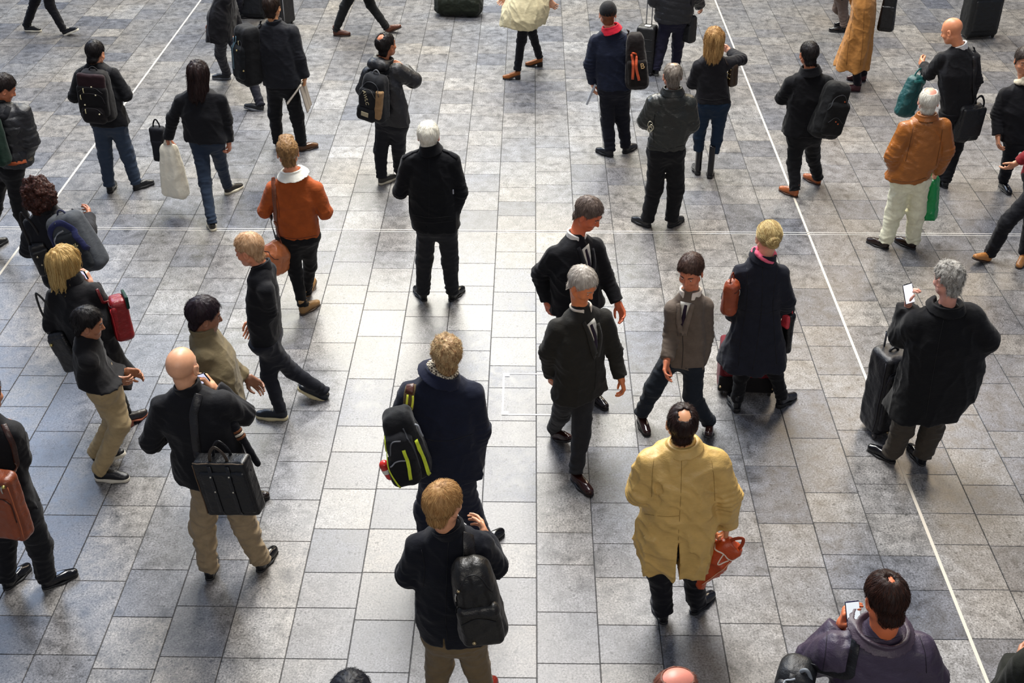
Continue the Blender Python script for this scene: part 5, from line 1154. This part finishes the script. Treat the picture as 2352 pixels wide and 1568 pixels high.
if has('scarf_man'):
    b = pack('scarf_man', 'backpack', 'black backpack with lime-yellow trim slung on the left shoulder over a navy coat', 930, 1016, -.26, 96, 148, .20, -6, '#17181b', roll=-10, rad=.07, taper=.32, belly=.15, sag=.008)
    b.pocket(-.15, .12, .66, .5, .04, '#1b1c20', name='upper_pocket', rad=.06); b.pocket(-.25, -.5, .74, .44, .06, '#121316', name='lower_pocket', rad=.06)
    for pts, wd in (([(.02, .25), (.06, -.2), (-.02, -.62)], .022), ([(.62, .3), (.72, -.2), (.80, -.9)], .026), ([(-.88, .0), (-.86, -.35), (-.6, -.82)], .012), ([(-.7, .55), (-.8, .2)], .012)): b.band(pts, wd, '#c8d83a', 'cloth', 'lime_trim', off=.006)
    b.zip([(-.66, .1), (-.45, .48), (0, .5)], '#5a5c60', .005); b.zip([(-.8, -.2), (-.4, -.06), (.05, -.1)], '#8a8c90', .005); b.zip([(.2, .7), (.45, .2), (.5, -.5)], '#3a3c40', .006)
    b.strap([('b', .2, .2, .92), ('s', 'scarf_man', 938, 940), ('s', 'scarf_man', 940, 905), ('s', 'scarf_man', 945, 886)], .070, .016, '#5f4f36', name='shoulder_strap')
    p, n = surf_line('scarf_man', [(931, 952), (935, 925), (938, 905)], .024, fn=PEOPLE['scarf_man']['jacket']); obj('lime_line', ribbon(p, n, .014, .006, 1), mat('cloth', '#d6e04a'), b.e)
    p, n = surf_line('scarf_man', [(945, 952), (948, 925), (950, 905)], .024, fn=PEOPLE['scarf_man']['jacket']); obj('lime_line', ribbon(p, n, .014, .006, 1), mat('cloth', '#d6e04a'), b.e)
    p, n = surf_line('scarf_man', [(941, 902), (945, 888)], .024, fn=PEOPLE['scarf_man']['jacket']); obj('leather_pad', ribbon(p, n, .05, .008, 1), mat('leather', '#4a2418'), b.e)
    obj('grab_loop', tube([b.w_(.55, -.4, .62), b.w_(.85, -.5, .58), b.w_(.9, -.5, .38), b.w_(.95, -.4, .2)], .007), mat('plain', '#8e9298'), b.e)
    b.strap([('b', -.1, 0, -.95), ('b', -.08, -.2, -1.1), ('b', -.06, -.2, -1.2)], .02, .004, '#101012', name='webbing_tail')
    c = at('scarf_man', 889, 1078, -.24); e = empty('drink_bottle', c, 'red and white drink bottle in the side pocket of the lime-trimmed backpack', 'bottle')
    up = nz(V(-.35, 0, .8)); obj('bottle', mesh_sdf(lambda P: cap(P, c - up * .05, c + up * .04, .034, .034), c - .14, c + .14, .005), mat('gloss', '#c8302a'), e)
    obj('label', mesh_sdf(lambda P: np.maximum(cap(P, c - up * .05, c + up * .04, .036, .036), np.abs((P - c) @ up) - .018), c - .12, c + .12, .005), mat('plain', '#e8dfd2'), e)
    obj('cap', mesh_sdf(lambda P: cap(P, c - up * .085, c - up * .10, .016, .016), c - .16, c + .1, .005), mat('plain', '#e0d8cc'), e)
    seam('scarf_man', [(962, 1002), (1000, 1012), (1040, 1010), (1085, 996)], '#05060b')
if has('rucksack_youth'):
    b = pack('rucksack_youth', 'backpack', 'rounded black leather backpack on the right shoulder of the fair-haired youth', 1096, 1376, -.24, 122, 172, .20, -2, '#15130f', roll=-8, kind='leather', rad=.09, taper=.30, belly=.2, sag=.006)
    b.pocket(.05, -.30, .80, .50, .02, '#17140f', name='front_pocket', rad=.06); b.zip([(-.78, .0), (-.6, .5), (-.15, .85), (.35, .82), (.7, .4)], '#050506', .005, pull=(5, 'metal', .05)); b.zip([(-.62, -.15), (0, -.02), (.66, -.15)], '#070708', .004)
    b.stud(-.50, .60, .010, '#cdb68a', 'metal', 'zip_slider'); b.stud(-.30, -.62, .012, '#cdb68a', 'metal', 'zip_slider')
    b.strap([('b', -.25, .3, .88), ('s', 'rucksack_youth', 1078, 1290), ('s', 'rucksack_youth', 1076, 1255), ('s', 'rucksack_youth', 1074, 1226)], .075, .012, '#1d1a19', name='shoulder_strap')
    b.strap([('b', -.5, .3, -.9), ('b', -.75, .6, -1.0), ('b', -.8, .7, -.4)], .03, .006, '#131214', name='lower_strap')
    seam('rucksack_youth', [(1030, 1240), (1026, 1330), (1024, 1420), (1028, 1470)], '#05060b'); seam('rucksack_youth', [(968, 1262), (975, 1300), (972, 1345)], '#05060b')
if has('peacoat'):
    seam('peacoat', [(948, 493), (990, 500), (1036, 496)], '#040406', .0022, name='waist_seam'); seam('peacoat', [(944, 506), (990, 512), (1040, 507)], '#040406', .0018, name='waist_seam'); seam('peacoat', [(985, 360), (986, 420), (985, 500)], '#060609', .0014)
    for a_ in ([(925, 362), (945, 352), (962, 346)], [(1050, 362), (1034, 352), (1016, 345)]):
        p, n = surf_line('peacoat', a_, .006, fn=PEOPLE['peacoat']['jacket']); obj('epaulette', ribbon(p, n, .04, .008, 1), mat('wool', '#101116'), PEOPLE['peacoat']['jo'])
    p, n = surf('peacoat', 1040, 440, PEOPLE['peacoat']['jacket'], .004); obj('buckle', mesh_sdf(lambda P: rbox(P, p, (.008, .006, .022), .003), p - .04, p + .04, .004), mat('metal', '#b9bcc4'), PEOPLE['peacoat']['jo'])
if has('trench'):
    for pts in ([(1566, 1040), (1564, 1130), (1558, 1240)], [(1502, 1050), (1498, 1095), (1497, 1140)], [(1634, 1054), (1640, 1100), (1642, 1150)], [(1480, 1180), (1530, 1186), (1560, 1184)]): seam('trench', pts, '#8d7238', .0012)
    b = pack('trench', 'tote_bag', 'orange leather bag with white edging held low by the sand raincoat wearer', 1634, 1290, .02, 70, 122, .12, 24, '#b8481c', roll=34, kind='leather', rad=.05, taper=.25, belly=.1, sag=.014)
    b.band([(-.85, .62), (-.3, .70), (.3, .66), (.85, .72)], .010, '#efe0cc', 'plain', 'white_edging'); b.band([(-.1, .68), (.15, .35), (.45, .62)], .008, '#efe0cc', 'plain', 'white_edging'); b.band([(.62, -.6), (.66, 0), (.6, .6)], .006, '#e7b08c', 'plain', 'white_edging')
    b.handle((-.4, 0, .9), (.4, 0, .9), .11, .008, '#a33f18', 'leather', .022)
if has('capped'):
    b = pack('capped', 'backpack', 'brown-black bag with rust-orange straps on the capped person\'s right shoulder', 1461, 140, -.16, 56, 122, .20, 6, '#1c1514', roll=-6, rad=.07, taper=.35, belly=.12, sag=.008)
    b.pocket(.1, -.35, .8, .5, .02, '#18120f', name='front_pocket', rad=.05)
    b.band([(-.30, .38), (-.20, 0), (-.30, -.5)], .030, '#c2502a', 'leather', 'rust_strap', off=.01, th=.01); b.band([(.10, .30), (.05, -.1), (.22, -.55)], .030, '#c2502a', 'leather', 'rust_strap', off=.01, th=.01)
    b.handle((-.28, -.9, .35), (.1, -.9, .30), .03, .010, '#c2502a', 'leather', out=.03)
    p, n = b.on(.55, -.05, .003); letters('B', p, rotm(6, 0, -12), .085, '#d9b27c', b.e, 'letter_badge')
    b.strap([('b', -.2, .3, .9), ('s', 'capped', 1446, 92), ('s', 'capped', 1442, 70)], .055, .010, '#2a1b17', name='shoulder_strap')
    p, n = surf('capped', 1411, 71, PEOPLE['capped']['jacket'], .003); fr = np.stack([nz(np.cross(n, V(0, 0, 1))), n, nz(np.cross(nz(np.cross(n, V(0, 0, 1))), n))], 1)
    def rg(P): q = (P - p) @ fr; r = np.hypot(q[:, 0], q[:, 2]); return np.minimum(np.sqrt((r - .019) ** 2 + q[:, 1] ** 2) - .004, np.sqrt((r - .007) ** 2 + q[:, 1] ** 2) - .004)
    obj('round_logo', mesh_sdf(rg, p - .04, p + .04, .003), mat('plain', '#c8243c'), PEOPLE['capped']['jo']); seam('capped', [(1380, 78), (1412, 92), (1440, 80)], '#0a1024', .0014)
    g_ = PEOPLE['capped']['grips'][0][0]; c = g_ + V(-.05, .02, -.02); e = empty('folder', c, 'pale grey folder held low in the capped person\'s left hand', 'folder'); Mf = rotm(70, 0, 30)
    obj('cover', mesh_sdf(lambda P: rbox(P, c, (.012, .10, .13), .004, rotm(10, 0, 20)), c - .25, c + .25, .005), mat('plain', '#a9adb3'), e)
if has('puffer_top'):
    b = pack('puffer_top', 'trolley_case', 'black wheeled cabin case with a white tag and raised handle behind the capped person', 1484, 118, .05, 42, 100, .20, 20, '#121214', floor=True, kind='shell', cat='suitcase', rad=.03)
    for z_ in (.5, 0, -.5): b.band([(-.9, z_), (0, z_), (.9, z_)], .012, '#1c1c1f', 'shell', 'rib')
    b.zip([(-.9, -.8), (-.92, 0), (-.9, .8)], '#2c2c2e', .004); tint_wheels(b, (-.8, .8), -.7, -1.02, .03)
    for x_ in (-.3, .3): obj('pull_rod', tube([b.w_(x_, .6, .9), b.w_(x_, .6, 2.3)], .007, 4, 8), mat('metal', '#9a9ca0'), b.e)
    obj('grip', tube([b.w_(-.32, .6, 2.3), b.w_(.32, .6, 2.3)], .013, 4, 8), mat('plain', '#151517'), b.e)
    c = b.w_(.1, -.3, 1.03); obj('tag', mesh_sdf(lambda P: rbox(P, c, (.04, .03, .006), .004, b.M), c - .07, c + .07, .005), mat('plain', '#e0ded8'), b.e)
    b = pack('puffer_top', 'shoulder_bag', 'black shoulder bag hanging by the cropped puffer wearer\'s right hip', 1585, 66, .0, 30, 60, .14, 50, '#0e0f12', kind='shell', rad=.05, taper=.1); b.pocket(0, -.2, .8, .6, .01, '#121316', name='front_pocket')
    b.strap([('b', 0, 0, .9), ('s', 'puffer_top', 1590, 20), ('s', 'puffer_top', 1588, -30)], .035, .007, '#0e0f12', name='shoulder_strap')
if has('leather_man'):
    seam('leather_man', [(1492, 334), (1530, 343), (1571, 334)], '#0a0b08', .003, name='waistband'); seam('leather_man', [(1512, 240), (1545, 250), (1580, 240)], '#0a0b08', .0018, name='yoke_seam'); seam('leather_man', [(1504, 262), (1500, 300), (1502, 328)], '#0a0b08', .0018)
    c = at('leather_man', 1493, 292, -.10); e = empty('key_ring', c, 'pale metal ring glinting at the leather blouson wearer\'s left elbow', 'key ring')
    for k_, (dx, dz) in enumerate(((0, .03), (0, -.02), (.012, .0))): obj('ring' if k_ < 2 else 'key', tube([c + V(dx + .022 * math.cos(t), -.005 * k_, dz + .03 * math.sin(t)) for t in np.linspace(0, 2 * math.pi, 13)], .0045, 2, 6), mat('metal', '#d8d0b4'), e)
if has('blonde_boots'):
    b = pack('blonde_boots', 'handbag', 'small gold-studded brown handbag under the long-haired blonde\'s right arm', 1683, 172, .02, 22, 50, .12, 60, '#3a2a18', kind='leather', cat='handbag', rad=.04, taper=.2)
    for x_ in (-.5, 0, .5):
        for z_ in (.6, .2, -.2): b.stud(x_, z_, .007, '#e0c88a')
    b.strap([('b', 0, 0, .9), ('s', 'blonde_boots', 1672, 150), ('s', 'blonde_boots', 1664, 134)], .016, .005, '#2a1c10', name='shoulder_strap'); seam('blonde_boots', [(1604, 225), (1638, 230), (1674, 224)], '#0a0a0e')
if has('brown_shoes_back'):
    b = pack('brown_shoes_back', 'backpack', 'black backpack with faint orange tabs hanging off the tan-shoed person\'s right shoulder', 1907, 252, -.14, 72, 122, .22, -18, '#101113', roll=12, rad=.08, taper=.25, belly=.12, sag=.008)
    b.pocket(.1, -.2, .8, .62, .03, '#0d0e10', name='front_pocket', rad=.06); b.zip([(-.7, .1), (-.4, .55), (.2, .66), (.65, .3)], '#2c2e32', .005); b.zip([(-.5, -.3), (0, -.1), (.6, -.3)], '#26282c', .004)
    for x_, z_ in ((.35, .45), (.05, -.25), (.25, -.32)): b.stud(x_, z_, .008, '#b8552c', 'plain', 'orange_tab')
    b.strap([('b', -.2, .3, .9), ('s', 'brown_shoes_back', 1902, 205), ('s', 'brown_shoes_back', 1900, 176)], .05, .012, '#0e0f12', name='shoulder_strap')
if has('camel_coat'):
    seam('camel_coat', [(1960, 30), (1950, 90), (1944, 150)], '#6a4520', .002); seam('camel_coat', [(1985, 20), (1982, 90), (1976, 150)], '#6a4520', .002)
    b = pack('camel_coat', 'handbag', 'black slouchy handbag on the far arm of the camel coat wearer', 2040, 28, .0, 38, 82, .14, 20, '#0d0d11', kind='leather', cat='handbag', rad=.04, taper=.25); b.pocket(0, -.2, .8, .6, .01, '#111114', name='front_pocket')
    b.strap([('b', 0, 0, .9), ('v', b.w_(-.6, 0, 1.5)), ('s', 'camel_coat', 2012, -10)], .03, .007, '#0d0d11', name='shoulder_strap')
if has('bald_suit'):
    b = pack('bald_suit', 'shoulder_bag', 'black messenger bag on a long strap at the bald suited person\'s right hip', 2222, 282, -.06, 70, 82, .14, -24, '#0d0e12', roll=4, kind='shell', rad=.06, taper=.05, sag=.008)
    b.pocket(0, .1, .94, .8, .008, '#0f1014', name='flap', rad=.05); b.handle((-.1, -.4, .9), (.85, -.4, .8), .13, .008, '#101116', wdt=.022)
    b.strap([('b', .35, .2, .9), ('s', 'bald_suit', 2236, 190), ('s', 'bald_suit', 2240, 150), ('s', 'bald_suit', 2236, 108)], .045, .007, '#0c0c10', name='shoulder_strap')
    b = pack('bald_suit', 'carrier_bag', 'dark teal fabric bag held in front of the bald suited person', 2090, 220, .12, 52, 88, .14, -30, '#0f4646', roll=16, kind='shell', cat='bag', rad=.05, taper=.2, sag=.012); b.band([(-.7, .75), (0, .85), (.7, .75)], .03, '#2c7572', 'shell', 'rim'); b.handle((-.4, 0, .9), (.4, 0, .9), .10, .007, '#2c7572', 'shell', .02)
    seam('bald_suit', [(2200, 110), (2204, 170), (2200, 255)], '#060608')
if has('suede_man'):
    p, n = surf('suede_man', 2136, 280, PEOPLE['suede_man']['jacket'], .002); obj('patch', mesh_sdf(lambda P: rbox(P, p, (.028, .005, .016), .003), p - .04, p + .04, .004), mat('plain', '#4c3418'), PEOPLE['suede_man']['jo'])
    seam('suede_man', [(2098, 290), (2090, 330), (2080, 370)], '#5a3410', .0022); seam('suede_man', [(2165, 292), (2160, 330), (2150, 380)], '#5a3410', .0022); seam('suede_man', [(2040, 410), (2085, 418), (2128, 408)], '#5a3410', .002)
    b = pack('suede_man', 'carrier_bag', 'glossy green plastic carrier bag behind the cream trousers', 2136, 455, .10, 36, 92, .14, 30, '#0d8a48', roll=-4, kind='plastic', cat='carrier bag', rad=.04, taper=.25, belly=.15, sag=.014)
    b.handle((-.4, 0, .85), (.4, 0, .85), .12, .005, '#0f9a52', 'plastic', .03)
if has('phone_overcoat'):
    b = pack('phone_overcoat', 'suitcase', 'tall black fabric suitcase on wheels behind the overcoat phone reader', 2034, 900, .12, 74, 172, .26, -18, '#0e0d14', roll=0, floor=True, kind='shell', cat='suitcase', rad=.05, sag=.004)
    b.pocket(0, -.1, .84, .74, .03, '#100f17', name='front_pocket', rad=.04); b.zip([(-.8, -.6), (-.8, .55), (0, .66), (.8, .55)], '#2a2932', .004); b.zip([(-.96, -.9), (-.97, 0), (-.95, .9)], '#1f1e26', .005, 'piping')
    tint_wheels(b, (-.8, .8), -.75, -1.0, .03); b.stud(.0, -.93, .014, '#b8a888', 'metal', 'foot_rivet'); b.handle((-.3, 0, .98), (.3, 0, .98), .035, .010, '#131219')
    for x_ in (-.3, .3): obj('pull_rod', tube([b.w_(x_, .6, .9), b.w_(x_, .6, 1.35)], .008, 4, 8), mat('metal', '#77797e'), b.e)
    obj('grip', tube([b.w_(-.33, .6, 1.35), b.w_(.33, .6, 1.35)], .013, 4, 8), mat('plain', '#151517'), b.e)
    g_ = PEOPLE['phone_overcoat']['grips'][0][0]; phone('phone_overcoat', at('phone_overcoat', 2087, 674, .12), rotm(-10, 18, -12), 'phone with a bright white screen raised by the black overcoat wearer', scr='#f1eefa')
    seam('phone_overcoat', [(2170, 720), (2150, 820), (2126, 960)], '#050506', .0018)
if has('navy_coat_bun'):
    for pts, cc in (([(1752, 610), (1750, 700), (1738, 800), (1728, 850)], '#06070c'), ([(1716, 615), (1716, 690), (1702, 780), (1696, 840)], '#06070c'), ([(1786, 615), (1776, 690), (1780, 780), (1784, 835)], '#06070c'), ([(1702, 712), (1745, 722), (1784, 712)], '#06070c')): seam('navy_coat_bun', pts, cc, .002)
    b = pack('navy_coat_bun', 'suitcase', 'dark red fabric suitcase with black lower panel in front of the navy coat', 1715, 842, .30, 128, 96, .24, 4, '#5e0f1c', floor=True, kind='cloth', cat='suitcase', rad=.035, sag=.003)
    b.pocket(0, -.62, 1.0, .36, .008, '#100d12', name='lower_panel', rad=.02); b.pocket(0, .22, .84, .42, .014, '#6a1220', name='front_pocket', rad=.03); b.zip([(-.8, .0), (-.8, .55), (0, .66), (.8, .55), (.8, 0)], '#2a0a10', .004)
    tint_wheels(b, (-.85, .85), -.85, -1.02, .028); 
    for x_ in (-.92, .92): b.stud(x_, -.72, .012, '#cdb690', 'metal', 'corner_rivet')
    b = pack('navy_coat_bun', 'shoulder_bag', 'rust-brown leather bag tucked on the left arm of the navy-coated person with a bun', 1677, 682, -.12, 44, 74, .12, -60, '#8a3f22', kind='leather', rad=.05, taper=.2, sag=.01); b.zip([(-.7, .5), (0, .6), (.7, .5)], '#4a1e10', .004, pull=(5, 'metal', .05)); b.handle((-.5, 0, .9), (.5, 0, .9), .08, .007, '#7a351c', 'leather', .018)
    b = pack('navy_coat_bun', 'handbag', 'black handbag with a coral-red top flap at the navy coat\'s right side', 1808, 762, .02, 30, 90, .07, 60, '#100f13', kind='leather', cat='handbag', rad=.03)
    b.pocket(0, .62, .8, .34, .012, '#c23a44', name='coral_flap', rad=.02); b.handle((-.5, 0, .95), (.5, 0, .95), .06, .007, '#c23a44', 'leather', .014)
if has('navy_phone'):
    b = pack('navy_phone', 'shoulder_bag', 'black rounded bag with a grey grab handle at the bottom edge', 1822, 1592, -.02, 96, 130, .22, 20, '#101216', kind='shell', rad=.08, taper=.15)
    b.pocket(0, .1, .8, .7, .02, '#14161a', name='front_pocket', rad=.06); b.zip([(-.75, .2), (-.5, .75), (0, .9)], '#9aa0a6', .005); b.band([(-.15, .95), (-.05, .3), (-.05, -.4)], .03, '#0c0d10', 'shell', 'webbing')
    b.handle((.15, -.4, .85), (.75, -.4, .6), .07, .010, '#70767c', 'plain')
    b.strap([('b', .5, .3, .85), ('s', 'navy_phone', 1948, 1560), ('s', 'navy_phone', 1962, 1500), ('s', 'navy_phone', 1970, 1450)], .045, .007, '#0d0c12', name='shoulder_strap')
    for pts in ([(1900, 1450), (1896, 1500), (1890, 1540)], [(1975, 1456), (2035, 1468), (2090, 1452)], [(2112, 1460), (2125, 1500), (2128, 1545)]): seam('navy_phone', pts, '#120d1c', .0016)
    g0, g1 = PEOPLE['navy_phone']['grips'][0][0], PEOPLE['navy_phone']['grips'][1][0]
    phone('navy_phone', at('navy_phone', 1960, 1414, .15), rotm(-4, 34, -4), 'phone with a glowing pale screen and navy case in both hands of the bottom-right person', '#14163a', '#dfe4ea')
# things standing by themselves near the top edge
c, w_, h_ = spot(G(575, 42)[1], 578, 8, 0, 62, 70)
c = V(c[0], G(575, 44)[1] + .12, .30); b = Bag('suitcase', 'black suitcase standing behind the newspaper holder at the top edge', 'suitcase', c, rotm(8), (.42, .24, .58), '#14161c', 'shell', rad=.04, sag=.003)
b.pocket(0, -.1, .84, .7, .02, '#171a20', name='front_pocket', rad=.03); b.zip([(-.8, -.5), (-.8, .6), (0, .7), (.8, .6)], '#2b2e34', .004); tint_wheels(b, (-.8, .8), -.5, -1.0, .026)
c = V(*G(650, 62)); c[2] = .34; b = Bag('trolley_case', 'tall dark case with a pale side edge just right of the newspaper holder\'s head', 'suitcase', c + V(.0, .12, 0), rotm(-60), (.30, .20, .62), '#17171c', 'shell', rad=.03, sag=.002); b.zip([(-.7, -.8), (-.7, .8)], '#9da0a4', .006, 'piping'); tint_wheels(b, (-.8, .8), -.4, -1.02, .024)
c = V(*G(1052, 42)); c[2] = .17; b = Bag('duffel_bag', 'dark olive duffel lying on the floor at the top centre edge', 'bag', c + V(0, .16, 0), rotm(6), (.72, .30, .32), '#20261b', 'cloth', rad=.12, belly=.1, sag=.012); b.zip([(-.8, .86), (0, .95), (.8, .86)], '#11140d', .005); b.handle((-.3, -.7, .6), (.3, -.7, .6), .10, .010, '#15180f', 'cloth', .03)
c = V(*G(2250, 92)); c[2] = .36; b = Bag('suitcase', 'large black suitcase by itself at the top right edge', 'suitcase', c + V(0, .16, 0), rotm(-12), (.50, .30, .66), '#0e1012', 'shell', rad=.06, sag=.004); b.pocket(0, -.05, .82, .7, .02, '#101214', name='front_pocket', rad=.04); b.handle((-.3, 0, .98), (.3, 0, .98), .04, .010, '#5a4038', 'leather'); tint_wheels(b, (-.8, .8), -.6, -1.0, .03)
print('total', round(time.time() - T0, 1), 's')
